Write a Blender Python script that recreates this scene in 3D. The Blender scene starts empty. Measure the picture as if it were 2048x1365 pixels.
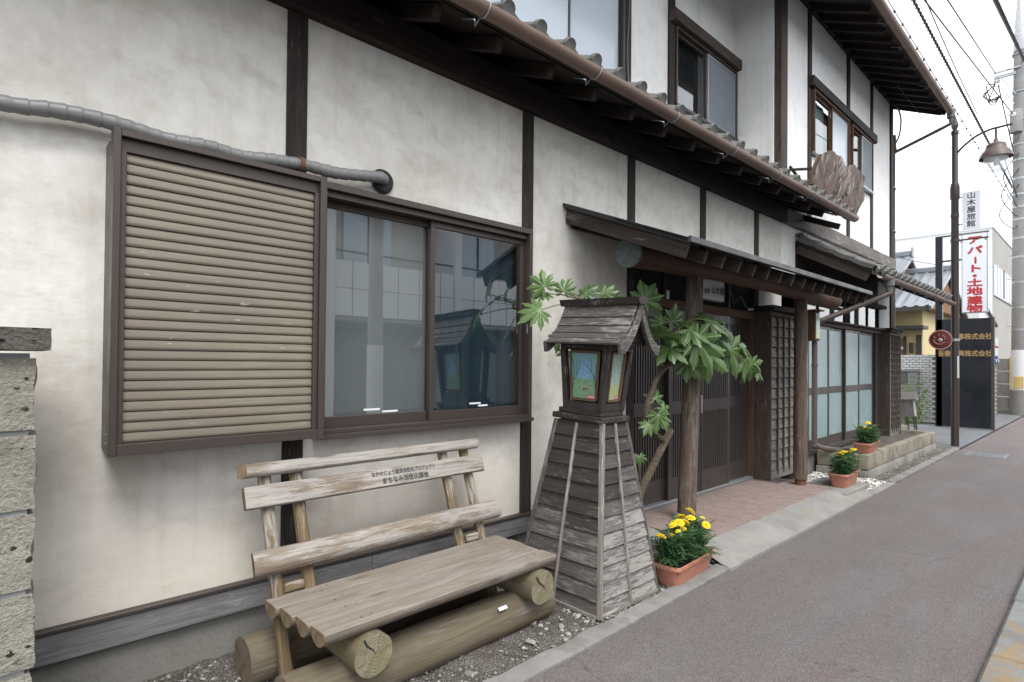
import bpy, bmesh, math, random
from mathutils import Vector, Matrix, noise as mnoise
random.seed(7)
C = bpy.context.scene.collection
SC = bpy.context.scene
R = math.radians

# ------------------------------------------------------------------ camera
cam_data = bpy.data.cameras.new('camera')
cam = bpy.data.objects.new('camera', cam_data); C.objects.link(cam)
cam_data.sensor_width = 36.0; cam_data.sensor_fit = 'HORIZONTAL'
cam_data.lens = 36.0 * 1127.35 / 2048.0
cam_data.shift_y = 0.0141
cam_data.clip_start = 0.05; cam_data.clip_end = 3000
YAW, PIT, ROL = 0.820729, 0.0116411, 0.00888955
fw = Vector((math.cos(YAW), math.sin(YAW), 0)); rt = Vector((math.sin(YAW), -math.cos(YAW), 0)); up = Vector((0, 0, 1))
f2 = fw * math.cos(PIT) + up * math.sin(PIT); u2 = up * math.cos(PIT) - fw * math.sin(PIT)
r3 = rt * math.cos(ROL) + u2 * math.sin(ROL); u3 = u2 * math.cos(ROL) - rt * math.sin(ROL)
cm = Matrix((r3, u3, -f2)).transposed().to_4x4(); cm.translation = Vector((0, 0, 1.53))
cam.matrix_world = cm
SC.camera = cam

# ------------------------------------------------------------------ overcast sky
world = bpy.data.worlds.new('World'); SC.world = world; world.use_nodes = True
wn = world.node_tree; wn.nodes.clear()
wo = wn.nodes.new('ShaderNodeOutputWorld'); wb = wn.nodes.new('ShaderNodeBackground')
sky = wn.nodes.new('ShaderNodeTexSky'); sky.sky_type = 'NISHITA'; sky.sun_disc = False
SUN_EL, SUN_AZ = R(56), math.atan2(-0.93, -0.36)      # direction towards the sun (street side)
sky.sun_elevation = SUN_EL; sky.sun_rotation = math.pi / 2 - SUN_AZ
sky.air_density = 1.0; sky.dust_density = 4.0
hs = wn.nodes.new('ShaderNodeHueSaturation'); hs.inputs['Saturation'].default_value = 0.30
cl = wn.nodes.new('ShaderNodeMixRGB'); cl.inputs[0].default_value = 0.8
cl.inputs[2].default_value = (11.6, 12.0, 12.5, 1)
wn.links.new(sky.outputs[0], hs.inputs['Color']); wn.links.new(hs.outputs[0], cl.inputs[1])
wn.links.new(cl.outputs[0], wb.inputs['Color']); wn.links.new(wb.outputs[0], wo.inputs['Surface'])
wb.inputs['Strength'].default_value = 0.085
sun_d = bpy.data.lights.new('sun', 'SUN'); sun_d.energy = 1.1; sun_d.angle = R(25); sun_d.color = (1, 0.97, 0.93)
sun = bpy.data.objects.new('sun', sun_d); C.objects.link(sun)
sdir = Vector((math.cos(SUN_AZ) * math.cos(SUN_EL), math.sin(SUN_AZ) * math.cos(SUN_EL), math.sin(SUN_EL)))
sun.rotation_euler = sdir.to_track_quat('Z', 'Y').to_euler(); sun.location = (0, -5, 20)
vs = SC.view_settings; vs.view_transform = 'Standard'; vs.look = 'None'; vs.gamma = 1; vs.exposure = 1.32
vs.use_curve_mapping = False
SC.cycles.use_denoising = True
SC.cycles.max_bounces = 5; SC.cycles.diffuse_bounces = 3; SC.cycles.glossy_bounces = 3; SC.cycles.transparent_max_bounces = 8
SC.cycles.caustics_reflective = False; SC.cycles.caustics_refractive = False

# ------------------------------------------------------------------ node helpers
class NB:
    def __init__(s, name):
        s.m = bpy.data.materials.new(name); s.m.use_nodes = True
        s.t = s.m.node_tree; s.b = s.t.nodes['Principled BSDF']; s.out = s.t.nodes['Material Output']
    def n(s, k, **kw):
        x = s.t.nodes.new(k)
        for a, v in kw.items(): setattr(x, a, v)
        return x
    def l(s, a, b): s.t.links.new(a, b)
    def put(s, sock, v):
        if hasattr(v, 'is_linked') or isinstance(v, bpy.types.NodeSocket): s.l(v, sock)
        else:
            if isinstance(v, (tuple, list)) and len(v) == 3 and sock.type == 'RGBA': v = (*v, 1)
            sock.default_value = v
    def pos(s): return s.n('ShaderNodeNewGeometry').outputs['Position']
    def obj(s, rnd=6.0):
        o = s.n('ShaderNodeTexCoord').outputs['Object']
        if not rnd: return o
        r = s.n('ShaderNodeObjectInfo').outputs['Random']
        a = s.n('ShaderNodeVectorMath', operation='MULTIPLY_ADD')
        s.l(r, a.inputs[0]); a.inputs[1].default_value = (rnd, rnd * 1.7, rnd * 0.9); s.l(o, a.inputs[2])
        return a.outputs[0]
    def map(s, v, sc=(1, 1, 1), loc=(0, 0, 0)):
        m = s.n('ShaderNodeMapping'); s.l(v, m.inputs[0]); m.inputs['Scale'].default_value = sc; m.inputs['Location'].default_value = loc
        return m.outputs[0]
    def noise(s, v, sc=5, det=4, ro=0.55, dist=0.0):
        x = s.n('ShaderNodeTexNoise'); s.l(v, x.inputs['Vector'])
        x.inputs['Scale'].default_value = sc; x.inputs['Detail'].default_value = min(det, 4)
        x.inputs['Roughness'].default_value = ro; x.inputs['Distortion'].default_value = dist
        return x.outputs['Fac']
    def vor(s, v, sc=50, feat='F1', out='Distance'):
        x = s.n('ShaderNodeTexVoronoi', feature=feat); s.l(v, x.inputs['Vector']); x.inputs['Scale'].default_value = sc
        return x.outputs[out]
    def rng(s, f, a, b, c=0.0, d=1.0):
        x = s.n('ShaderNodeMapRange'); s.l(f, x.inputs[0])
        for i, q in enumerate((a, b, c, d)): x.inputs[i + 1].default_value = q
        return x.outputs[0]
    def mix(s, f, a, b, bl='MIX'):
        x = s.n('ShaderNodeMixRGB', blend_type=bl); s.put(x.inputs[0], f); s.put(x.inputs[1], a); s.put(x.inputs[2], b)
        return x.outputs[0]
    def mth(s, op, a, b=0.0):
        x = s.n('ShaderNodeMath', operation=op); s.put(x.inputs[0], a); s.put(x.inputs[1], b); return x.outputs[0]
    def sep(s, v):
        x = s.n('ShaderNodeSeparateXYZ'); s.l(v, x.inputs[0]); return x.outputs
    def bump(s, h, st=0.3, d=0.01, nrm=None):
        x = s.n('ShaderNodeBump'); s.l(h, x.inputs['Height']); x.inputs['Strength'].default_value = st; x.inputs['Distance'].default_value = d
        if nrm: s.l(nrm, x.inputs['Normal'])
        s.l(x.outputs[0], s.b.inputs['Normal']); return x.outputs[0]
    def fin(s, col=None, ro=0.7, met=0.0, spec=0.5):
        if col is not None: s.put(s.b.inputs['Base Color'], col)
        s.put(s.b.inputs['Roughness'], ro); s.put(s.b.inputs['Metallic'], met); s.b.inputs['Specular IOR Level'].default_value = spec
        return s.m

MT = {}
def plaster(name, base, stain, amount, streak=0.0, splash=0.0):
    b = NB(name); p = b.pos(); x, y, z = b.sep(p)
    n1 = b.noise(b.map(p, (0.7, 0.7, 0.9)), 1.4, 4, 0.5, 0.2)
    n2 = b.noise(b.map(p, (2.4, 2.4, 2.0), (3, 1, 7)), 3.4, 4, 0.7, 0.1)
    n3 = b.noise(p, 110, 2, 0.6)
    dr = b.noise(b.map(p, (9, 9, 0.55), (1, 0, 2)), 1.6, 3, 0.6)               # drip streaks
    f = b.rng(b.mth('ADD', b.mth('MULTIPLY', n1, 0.6), b.mth('MULTIPLY', n2, 0.4)), 0.40, 0.66)
    c = b.mix(b.mth('MULTIPLY', f, amount), base, stain)
    bl = b.noise(b.map(p, (1.5, 1.5, 2.6), (8, 2, 5)), 2.1, 4, 0.72, 0.4)
    c = b.mix(b.rng(bl, 0.50, 0.66, 0, amount * 0.42), c, tuple(q * 0.82 for q in stain))
    c = b.mix(b.mth('MULTIPLY', b.rng(dr, 0.52, 0.72), streak), c, tuple(q * 0.55 for q in stain))
    if splash:                                                                 # splashed mud band near the ground
        sp = b.rng(b.mth('ADD', z, b.mth('MULTIPLY', b.mth('SUBTRACT', n2, 0.5), 1.1)), 0.30, 0.95, splash, 0)
        c = b.mix(sp, c, (0.50, 0.42, 0.32))
    pt = b.mth('MULTIPLY', b.rng(b.vor(p, 9), 0.0, 0.035, 1, 0), b.rng(n2, 0.50, 0.54))
    c = b.mix(b.mth('MULTIPLY', pt, 0.7), c, (0.16, 0.14, 0.12))
    tw = b.noise(b.map(p, (2.2, 2.2, 9.0), (4, 4, 4)), 2.2, 3, 0.6, 0.6)          # trowel sweeps
    b.bump(b.mth('ADD', b.mth('ADD', n2, b.mth('MULTIPLY', tw, 0.5)), b.mth('MULTIPLY', n3, 0.14)), 0.20, 0.016)
    return b.fin(c, 0.9, 0, 0.2)
def mixv(s, p, n):
    a = s.n('ShaderNodeVectorMath', operation='MULTIPLY_ADD'); s.l(n, a.inputs[0]); a.inputs[1].default_value = (0.03, 0.03, 0.03); s.l(p, a.inputs[2]); return a.outputs[0]
NB.mixv = mixv
MT['plaster'] = plaster('aged_white_plaster', (0.76, 0.742, 0.70), (0.50, 0.452, 0.385), 0.72, 0.12, 0.40)
MT['plaster_up'] = plaster('clean_white_plaster', (0.87, 0.87, 0.865), (0.68, 0.655, 0.61), 0.5, 0.16)

def wood(name, c1, c2, grey=None, gamt=0.0, scale=1.0, ro=0.75, bmp=0.35, knots=False, spec=0.3):
    """grain runs along local X"""
    b = NB(name); o = b.obj()
    st = b.map(o, (1.1 * scale, 16 * scale, 16 * scale))
    dis = b.noise(b.map(o, (1.3, 5, 5)), 2.0, 3, 0.5)
    g = b.noise(st, 2.2, 6, 0.62, 0.9)
    g2 = b.noise(b.map(o, (3 * scale, 90 * scale, 90 * scale)), 2.0, 4, 0.6)
    c = b.mix(b.rng(g, 0.32, 0.70), c1, c2)
    c = b.mix(b.rng(g2, 0.50, 0.72, 0, 0.45), c, tuple(x * 0.45 for x in c1))
    if grey:
        w = b.noise(b.map(o, (2.0 * scale, 14 * scale, 14 * scale), (5, 2, 1)), 2.6, 7, 0.75, 0.4)
        w2 = b.noise(b.map(o, (1.0, 2.2, 2.2), (8, 2, 4)), 1.7, 3, 0.5)
        f = b.rng(b.mth('ADD', b.mth('MULTIPLY', w, 0.62), b.mth('MULTIPLY', w2, 0.38)), 0.62 - gamt * 0.28, 0.70 - gamt * 0.28)
        c = b.mix(f, c, b.mix(b.rng(g2, 0.35, 0.7), grey, tuple(x * 0.62 for x in grey)))
    if knots:
        k = b.rng(b.vor(b.map(o, (2.4, 10, 10)), 1.0), 0.06, 0.20, 1, 0)
        c = b.mix(b.mth('MULTIPLY', k, 0.75), c, (0.10, 0.065, 0.04))
    b.bump(b.mth('ADD', g, b.mth('MULTIPLY', g2, 0.8)), bmp, 0.006)
    return b.fin(c, ro, 0, spec)
MT['post'] = wood('dark_stained_post', (0.018, 0.0145, 0.0125), (0.043, 0.035, 0.030), (0.11, 0.098, 0.09), 0.20)
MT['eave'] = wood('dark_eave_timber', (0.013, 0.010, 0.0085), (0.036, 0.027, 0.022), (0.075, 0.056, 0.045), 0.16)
MT['beamgrey'] = wood('weathered_grey_beam', (0.10, 0.09, 0.08), (0.22, 0.20, 0.18), (0.30, 0.28, 0.26), 0.4)
MT['board'] = wood('grey_baseboard', (0.12, 0.115, 0.12), (0.21, 0.205, 0.21), (0.28, 0.28, 0.28), 0.3)
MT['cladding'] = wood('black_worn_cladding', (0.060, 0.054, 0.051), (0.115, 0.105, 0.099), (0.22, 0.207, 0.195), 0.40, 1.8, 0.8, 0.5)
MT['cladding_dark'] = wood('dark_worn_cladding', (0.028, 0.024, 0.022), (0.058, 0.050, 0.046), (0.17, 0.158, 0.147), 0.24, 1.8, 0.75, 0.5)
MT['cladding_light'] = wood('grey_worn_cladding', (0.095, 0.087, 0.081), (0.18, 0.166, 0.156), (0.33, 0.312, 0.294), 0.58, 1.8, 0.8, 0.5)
MT['lantern'] = wood('lantern_black_wood', (0.026, 0.022, 0.020), (0.055, 0.046, 0.042), (0.30, 0.28, 0.26), 0.20, 1.0, 0.6, 0.4)
MT['lantern_roof'] = wood('lantern_worn_boards', (0.060, 0.053, 0.049), (0.105, 0.095, 0.088), (0.28, 0.265, 0.25), 0.34, 1.8, 0.7, 0.4)
MT['batten'] = wood('pale_batten', (0.13, 0.115, 0.10), (0.26, 0.235, 0.21), (0.40, 0.37, 0.33), 0.4)
MT['lattice'] = wood('lattice_weathered', (0.135, 0.123, 0.112), (0.225, 0.21, 0.197), (0.28, 0.265, 0.25), 0.4)
MT['lattice_dark'] = wood('lattice_batten_brown', (0.045, 0.035, 0.028), (0.10, 0.082, 0.068), (0.16, 0.14, 0.12), 0.2)
MT['smooth'] = wood('smooth_brown_board', (0.045, 0.033, 0.027), (0.085, 0.066, 0.055), (0.16, 0.145, 0.135), 0.22)
MT['log'] = wood('porch_log', (0.070, 0.049, 0.037), (0.145, 0.108, 0.084), (0.20, 0.175, 0.15), 0.35, 0.8, 0.65, 0.35, True)
MT['logdark'] = wood('porch_beam_log', (0.055, 0.026, 0.017), (0.11, 0.055, 0.036), (0.15, 0.10, 0.08), 0.10, 0.8, 0.6)
MT['bench'] = wood('bench_silvered_wood', (0.15, 0.112, 0.078), (0.255, 0.21, 0.165), (0.37, 0.345, 0.315), 0.66, 0.7, 0.75, 0.6, True)
MT['benchtan'] = wood('bench_post_wood', (0.12, 0.082, 0.042), (0.20, 0.147, 0.088), (0.36, 0.335, 0.30), 0.42, 0.8, 0.75, 0.5)
MT['seat'] = wood('bench_seat_wood', (0.18, 0.15, 0.12), (0.25, 0.213, 0.175), (0.29, 0.26, 0.228), 0.5, 0.6, 0.72, 0.35, True)
MT['mossy'] = wood('mossy_log', (0.11, 0.09, 0.05), (0.17, 0.145, 0.085), (0.19, 0.17, 0.14), 0.45, 0.6, 0.85, 0.4)
MT['muddy'] = wood('muddy_log', (0.10, 0.08, 0.05), (0.16, 0.135, 0.095), (0.19, 0.17, 0.145), 0.35, 0.6, 0.85, 0.4)
MT['frame_wood'] = wood('red_brown_frame', (0.085, 0.045, 0.028), (0.15, 0.085, 0.055), (0.20, 0.15, 0.12), 0.2)
MT['plank'] = wood('carved_plank_wood', (0.05, 0.03, 0.021), (0.13, 0.085, 0.062), (0.30, 0.265, 0.24), 0.34, 0.5, 0.65, 1.0)
MT['picture_frame'] = wood('lantern_picture_frame', (0.08, 0.045, 0.025), (0.16, 0.10, 0.06), (0.3, 0.26, 0.2), 0.15)
MT['bark'] = wood('shrub_bark', (0.055, 0.042, 0.030), (0.14, 0.112, 0.085), (0.24, 0.21, 0.18), 0.3, 1.4, 0.9, 1.0)

def endgrain(name, c1, c2, moss=None):
    b = NB(name); o = b.obj(0); f = b.map(o, (0, 1, 1)); x, y, z = b.sep(f)
    d = b.n('ShaderNodeVectorMath', operation='LENGTH'); b.l(b.map(f, (1, 1, 1), (0, 0.012, -0.01)), d.inputs[0])
    w = b.mth('ADD', b.mth('MULTIPLY', d.outputs['Value'], 420), b.mth('MULTIPLY', b.noise(f, 26, 3), 9))
    ring = b.rng(b.mth('SINE', w), -1, 1)
    an = b.mth('ARCTAN2', y, z)
    cv = b.n('ShaderNodeCombineXYZ'); b.l(an, cv.inputs[0]); b.l(d.outputs['Value'], cv.inputs[1])
    rad = b.noise(b.map(cv.outputs[0], (7, 6, 1)), 2.0, 3, 0.7)                     # radial checks
    c = b.mix(b.mth('MULTIPLY', ring, 0.5), c1, c2)
    c = b.mix(b.rng(rad, 0.60, 0.68, 0, 0.8), c, tuple(q * 0.35 for q in c1))
    c = b.mix(b.rng(b.noise(f, 18, 4, 0.7), 0.42, 0.66, 0, 0.8), c, tuple(q * 0.5 for q in c1))
    if moss: c = b.mix(b.rng(b.noise(b.map(f, (1, 1, 1), (3, 1, 2)), 13, 4, 0.65), 0.44, 0.60, 0, 0.9), c, moss)
    b.bump(b.mth('SUBTRACT', b.mth('MULTIPLY', ring, 0.4), b.rng(rad, 0.58, 0.68)), 0.5, 0.004)
    return b.fin(c, 0.9, 0, 0.15)
MT['end'] = endgrain('end_grain_tan', (0.23, 0.165, 0.105), (0.12, 0.085, 0.055))
MT['endmoss'] = endgrain('end_grain_mossy', (0.27, 0.235, 0.165), (0.20, 0.17, 0.115), (0.175, 0.165, 0.09))
MT['endmud'] = endgrain('end_grain_muddy', (0.18, 0.145, 0.105), (0.12, 0.095, 0.07))
MT['verdigris'] = endgrain('verdigris_cap', (0.15, 0.185, 0.18), (0.135, 0.17, 0.165), (0.12, 0.15, 0.145))

def simple(name, col, ro=0.5, met=0.0, var=0.15, vs_=8.0, bmp=0.0, spec=0.5, fine=60, world=False):
    b = NB(name); o = b.pos() if world else b.obj()
    n1 = b.noise(o, vs_, 5, 0.6); n2 = b.noise(o, fine, 3, 0.6)
    c = b.mix(b.rng(n1, 0.35, 0.7, 0, var * 2), col, tuple(q * 0.55 for q in col))
    c = b.mix(b.rng(n2, 0.5, 0.75, 0, var), c, tuple(min(1, q * 1.5 + 0.02) for q in col))
    if bmp: b.bump(b.mth('ADD', n1, n2), bmp, 0.004)
    b.l(b.rng(n1, 0.3, 0.7, max(0, ro - 0.08), min(1, ro + 0.1)), b.b.inputs['Roughness'])
    b.put(b.b.inputs['Base Color'], c); b.b.inputs['Metallic'].default_value = met; b.b.inputs['Specular IOR Level'].default_value = spec
    return b.m
MT['bronze'] = simple('bronze_aluminium', (0.066, 0.052, 0.046), 0.42, 0.25, 0.12, 5)
MT['bronze_grey'] = simple('bronze_aluminium_side', (0.085, 0.078, 0.070), 0.5, 0.2, 0.12, 5)
MT['gutter'] = simple('brown_gutter', (0.215, 0.145, 0.112), 0.48, 0.0, 0.22, 3, 0.05)
MT['downpipe'] = simple('brown_downpipe', (0.105, 0.080, 0.068), 0.45, 0.0, 0.15, 4)
MT['box_green'] = simple('grey_green_plastic', (0.13, 0.15, 0.145), 0.45)
MT['galv'] = simple('galvanised_steel', (0.42, 0.43, 0.44), 0.45, 0.7, 0.2, 12)
MT['grate_steel'] = simple('dull_grate_steel', (0.20, 0.21, 0.22), 0.55, 0.4, 0.25, 12)
MT['rust'] = simple('rusty_steel', (0.15, 0.065, 0.035), 0.8, 0.0, 0.3, 30)
MT['lamp_brown'] = simple('brown_lamp_paint', (0.040, 0.027, 0.025), 0.4, 0.0, 0.15, 6)
MT['lamp_shade'] = simple('lamp_shade_paint', (0.095, 0.058, 0.052), 0.45, 0.0, 0.15, 6)
MT['tile'] = simple('grey_roof_tile', (0.135, 0.135, 0.128), 0.6, 0.0, 0.28, 9, 0.35, 0.4, 70)
MT['silver_tile'] = simple('silver_roof_tile', (0.20, 0.215, 0.24), 0.3, 0.0, 0.12, 3)
MT['tile_mortar'] = simple('white_roof_mortar', (0.55, 0.54, 0.52), 0.9, 0.0, 0.3, 14, 0.4)
MT['canopy_metal'] = simple('dark_canopy_metal', (0.055, 0.056, 0.058), 0.45, 0.2, 0.15, 6)
MT['canopy_wood'] = wood('canopy_timber', (0.028, 0.021, 0.018), (0.062, 0.047, 0.040), (0.15, 0.13, 0.12), 0.15)
MT['black_gap'] = simple('dark_interior', (0.012, 0.012, 0.013), 0.9, 0, 0.05)
MT['door'] = simple('brown_black_door_frame', (0.055, 0.046, 0.042), 0.36, 0.1, 0.1, 5)
MT['dark_pane'] = simple('dark_patterned_glass', (0.018, 0.018, 0.019), 0.18, 0, 0.2, 30, 0.2, 0.6, 140)
MT['steel_handle'] = simple('steel_door_pull', (0.45, 0.44, 0.42), 0.35, 0.8)
MT['white_sign'] = simple('white_sign_face', (0.80, 0.83, 0.88), 0.35, 0, 0.04, 3)
MT['sign_grey'] = simple('sign_grey_edge', (0.38, 0.39, 0.42), 0.4, 0.3)
MT['ink'] = simple('black_ink', (0.02, 0.02, 0.022), 0.5, 0, 0.02)
MT['ink_worn'] = simple('worn_black_ink', (0.055, 0.055, 0.058), 0.7, 0, 0.3, 40)
MT['red_ink'] = simple('red_letter', (0.50, 0.03, 0.035), 0.45, 0, 0.05)
MT['gold'] = simple('gold_letter', (0.45, 0.30, 0.13), 0.4, 0.3, 0.2, 20)
MT['navy_board'] = simple('dark_navy_board', (0.010, 0.012, 0.018), 0.30, 0, 0.04, 2.0, 0, 0.5, 9)
MT['blue_sign'] = simple('blue_sign_face', (0.02, 0.12, 0.42), 0.4, 0, 0.05)
MT['red_disc'] = simple('red_round_sign', (0.15, 0.028, 0.022), 0.45, 0, 0.2, 14)
MT['disc_rim'] = simple('pale_pink_rim', (0.50, 0.30, 0.27), 0.5)
MT['white_paint'] = simple('white_paint', (0.72, 0.72, 0.70), 0.55, 0, 0.12, 20)
MT['pvc'] = simple('silver_insulation_tape', (0.20, 0.205, 0.20), 0.38, 0.0, 0.18, 6, 0.12)
MT['putty'] = simple('black_putty', (0.030, 0.028, 0.026), 0.85, 0, 0.3, 30, 0.6)
MT['terracotta'] = simple('terracotta_plastic', (0.44, 0.185, 0.125), 0.55, 0, 0.25, 14, 0.08)
MT['petal'] = simple('yellow_petal', (0.90, 0.66, 0.012), 0.6, 0, 0.08, 40)
MT['potsoil'] = simple('potting_soil', (0.035, 0.026, 0.02), 0.95, 0, 0.4, 40, 0.8)
MT['steelcable'] = simple('black_cable', (0.035, 0.036, 0.038), 0.6)
MT['cable_grey'] = simple('grey_cable', (0.13, 0.13, 0.13), 0.6)
MT['house_yellow'] = simple('cream_yellow_wall', (0.62, 0.51, 0.28), 0.85, 0, 0.06, 2)
MT['house_wood'] = simple('orange_brown_gable', (0.23, 0.10, 0.035), 0.7, 0, 0.25, 8)
MT['house_trim'] = simple('dark_house_trim', (0.05, 0.042, 0.038), 0.6)
MT['conc_wall'] = simple('grey_concrete_facade', (0.36, 0.345, 0.32), 0.85, 0, 0.1, 0.7, 0, 0.3, 12, True)
MT['white_wall'] = simple('white_facade', (0.72, 0.73, 0.74), 0.8, 0, 0.06, 0.7, 0, 0.3, 10, True)
MT['window_pale'] = simple('pale_window_blind', (0.42, 0.50, 0.57), 0.3)
MT['pole'] = simple('concrete_utility_pole', (0.25, 0.247, 0.24), 0.8, 0, 0.2, 3, 0.1)
MT['yellow_paint'] = simple('yellow_marker_paint', (0.62, 0.40, 0.05), 0.6)
MT['porcelain'] = simple('porcelain_insulator', (0.6, 0.6, 0.6), 0.3)
MT['glaze'] = simple('white_glazed_brick', (0.62, 0.625, 0.62), 0.25, 0, 0.18, 25)
MT['grout'] = simple('dark_grout', (0.20, 0.19, 0.18), 0.9)
MT['blind'] = simple('dark_blue_curtain', (0.030, 0.062, 0.085), 0.9, 0, 0.15, 3)
MT['net'] = simple('pale_net_curtain', (0.27, 0.282, 0.285), 0.9, 0, 0.10, 3)
MT['teal_curtain'] = simple('teal_curtain', (0.26, 0.38, 0.36), 0.9, 0, 0.1, 3)
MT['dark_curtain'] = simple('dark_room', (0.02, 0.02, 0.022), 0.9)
MT['screen'] = simple('insect_screen_mesh', (0.21, 0.235, 0.26), 0.9, 0, 0.1, 3)
MT['foil'] = simple('white_label_strip', (0.75, 0.76, 0.76), 0.5)
MT['pink'] = simple('pink_label', (0.60, 0.09, 0.17), 0.5)
MT['shutter_steel'] = simple('grey_roller_shutter', (0.22, 0.22, 0.22), 0.5, 0.2)
MT['mortar'] = simple('pale_grey_mortar', (0.32, 0.325, 0.33), 0.9, 0, 0.1, 20, 0.2)

def shutter_mat():
    b = NB('tan_shutter_slat'); o = b.obj(); p = b.pos()
    c = b.mix(b.rng(b.noise(b.map(o, (2, 30, 30)), 3, 4), 0.3, 0.7), (0.150, 0.130, 0.096), (0.198, 0.174, 0.133))
    c = b.mix(b.rng(b.noise(b.map(p, (0.6, 1, 0.7)), 2.0, 2), 0.35, 0.65), c, (0.148, 0.123, 0.098))
    w = b.mth('MULTIPLY', b.rng(b.noise(b.map(p, (9, 9, 26), (4, 0, 3)), 1.1, 4, 0.6), 0.655, 0.69), b.rng(b.noise(p, 1.3, 2), 0.46, 0.56))
    c = b.mix(b.mth('MULTIPLY', w, 0.7), c, (0.47, 0.43, 0.39))
    k = b.mth('MULTIPLY', b.rng(b.noise(b.map(p, (10, 9, 30), (14, 2, 9)), 1.1, 4, 0.6), 0.67, 0.71), b.rng(b.noise(p, 1.3, 2), 0.5, 0.6))
    c = b.mix(b.mth('MULTIPLY', k, 0.7), c, (0.12, 0.10, 0.09))
    return b.fin(c, 0.5, 0.1, 0.4)
MT['shutter'] = shutter_mat()

def glass(name, tint=(0.75, 0.8, 0.82), ior=1.7, rough=0.0, bmp=0.0, bs=6):
    b = NB(name); b.t.nodes.remove(b.b)
    t = b.n('ShaderNodeBsdfTransparent'); t.inputs[0].default_value = (*tint, 1)
    g = b.n('ShaderNodeBsdfGlossy'); g.inputs['Roughness'].default_value = rough; g.inputs[0].default_value = (1, 1, 1, 1)
    fr = b.n('ShaderNodeFresnel'); fr.inputs['IOR'].default_value = ior
    if bmp:
        bp = b.n('ShaderNodeBump'); bp.inputs['Strength'].default_value = bmp; bp.inputs['Distance'].default_value = 0.003
        b.l(b.noise(b.pos(), bs, 2), bp.inputs['Height']); b.l(bp.outputs[0], g.inputs['Normal'])
    bk = b.mth('SUBTRACT', 1.0, b.n('ShaderNodeNewGeometry').outputs['Backfacing'])      # only the outer face mirrors
    m = b.n('ShaderNodeMixShader'); b.l(b.mth('MULTIPLY', fr.outputs[0], bk), m.inputs[0]); b.l(t.outputs[0], m.inputs[1]); b.l(g.outputs[0], m.inputs[2])
    b.l(m.outputs[0], b.out.inputs['Surface'])
    return b.m
MT['glass'] = glass('window_glass', (0.84, 0.86, 0.86), 2.7, 0.0)
MT['glass_thin'] = glass('thin_window_glass', (0.85, 0.88, 0.9), 2.1, 0.02)
def milk_glass():
    b = NB('milky_lamp_glass'); b.b.inputs['Base Color'].default_value = (0.80, 0.82, 0.84, 1); b.b.inputs['Roughness'].default_value = 0.15
    t = b.n('ShaderNodeBsdfTransparent'); m = b.n('ShaderNodeMixShader'); m.inputs[0].default_value = 0.42
    b.l(t.outputs[0], m.inputs[1]); b.l(b.b.outputs[0], m.inputs[2]); b.l(m.outputs[0], b.out.inputs['Surface']); return b.m
MT['lamp_glass'] = milk_glass()
def frosted():
    b = NB('frosted_blue_glass'); p = b.pos()
    v = b.vor(p, 75, 'SMOOTH_F1')
    c = b.mix(b.rng(b.noise(p, 2.2, 3), 0.3, 0.7), (0.235, 0.34, 0.352), (0.30, 0.40, 0.41))
    b.bump(b.mth('ADD', v, b.mth('MULTIPLY', b.noise(p, 160, 2), 0.5)), 0.5, 0.004)
    return b.fin(c, 0.22, 0, 0.6)
MT['frosted'] = frosted()
MT['frosted_pale'] = simple('pale_frosted_pane', (0.55, 0.62, 0.69), 0.12, 0, 0.06, 1.0)

def asphalt(name, c1, c2, red=None):
    b = NB(name); p = b.pos()
    n1 = b.noise(b.map(p, (0.6, 1.3, 1)), 1.3, 4, 0.65); n2 = b.noise(p, 150, 2, 0.7); v = b.vor(p, 190, 'F1', 'Color'); vd = b.vor(p, 190)
    c = b.mix(b.rng(n1, 0.36, 0.66), c1, c2)
    if red:
        c = b.mix(b.rng(b.noise(b.map(p, (0.30, 1.6, 1)), 1.9, 4, 0.7, 0.5), 0.40, 0.62), c, red)
    x = b.sep(v)[0]
    c = b.mix(b.rng(x, 0.74, 0.96, 0, 0.42), c, tuple(min(1, q * 2.2) for q in c1))
    c = b.mix(b.rng(x, 0.32, 0.0, 0, 0.5), c, tuple(q * 0.35 for q in c1))
    st = b.noise(b.map(p, (1, 1, 1), (5, 8, 0)), 2.6, 4, 0.75)
    c = b.mix(b.rng(st, 0.58, 0.72, 0, 0.16), c, tuple(q * 0.5 for q in c1))           # damp and oil stains
    c = b.mix(b.rng(b.noise(b.map(p, (0.8, 0.8, 1), (1, 3, 0)), 1.1, 4, 0.7), 0.60, 0.70, 0, 0.18), c, tuple(q * 1.5 for q in c2))   # worn pale patches
    ck = b.rng(b.vor(b.mixv(b.map(p, (1, 1, 1), (2.3, 0.7, 0)), b.mth('MULTIPLY', st, 14.0)), 0.55, 'DISTANCE_TO_EDGE'), 0.0, 0.004, 0.5, 0)
    c = b.mix(b.mth('MULTIPLY', ck, b.rng(n1, 0.46, 0.52)), c, tuple(q * 0.25 for q in c1))   # hairline cracks
    b.bump(b.mth('ADD', b.mth('MULTIPLY', vd, 1.6), n2), 0.8, 0.006)
    return b.fin(c, 0.88, 0, 0.25)
MT['asphalt'] = asphalt('reddish_asphalt', (0.152, 0.139, 0.137), (0.190, 0.176, 0.174), (0.170, 0.138, 0.136))
MT['asphalt_grey'] = asphalt('grey_asphalt', (0.15, 0.155, 0.165), (0.20, 0.205, 0.215))
MT['road'] = asphalt('road_asphalt', (0.075, 0.076, 0.078), (0.10, 0.10, 0.102))
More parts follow.
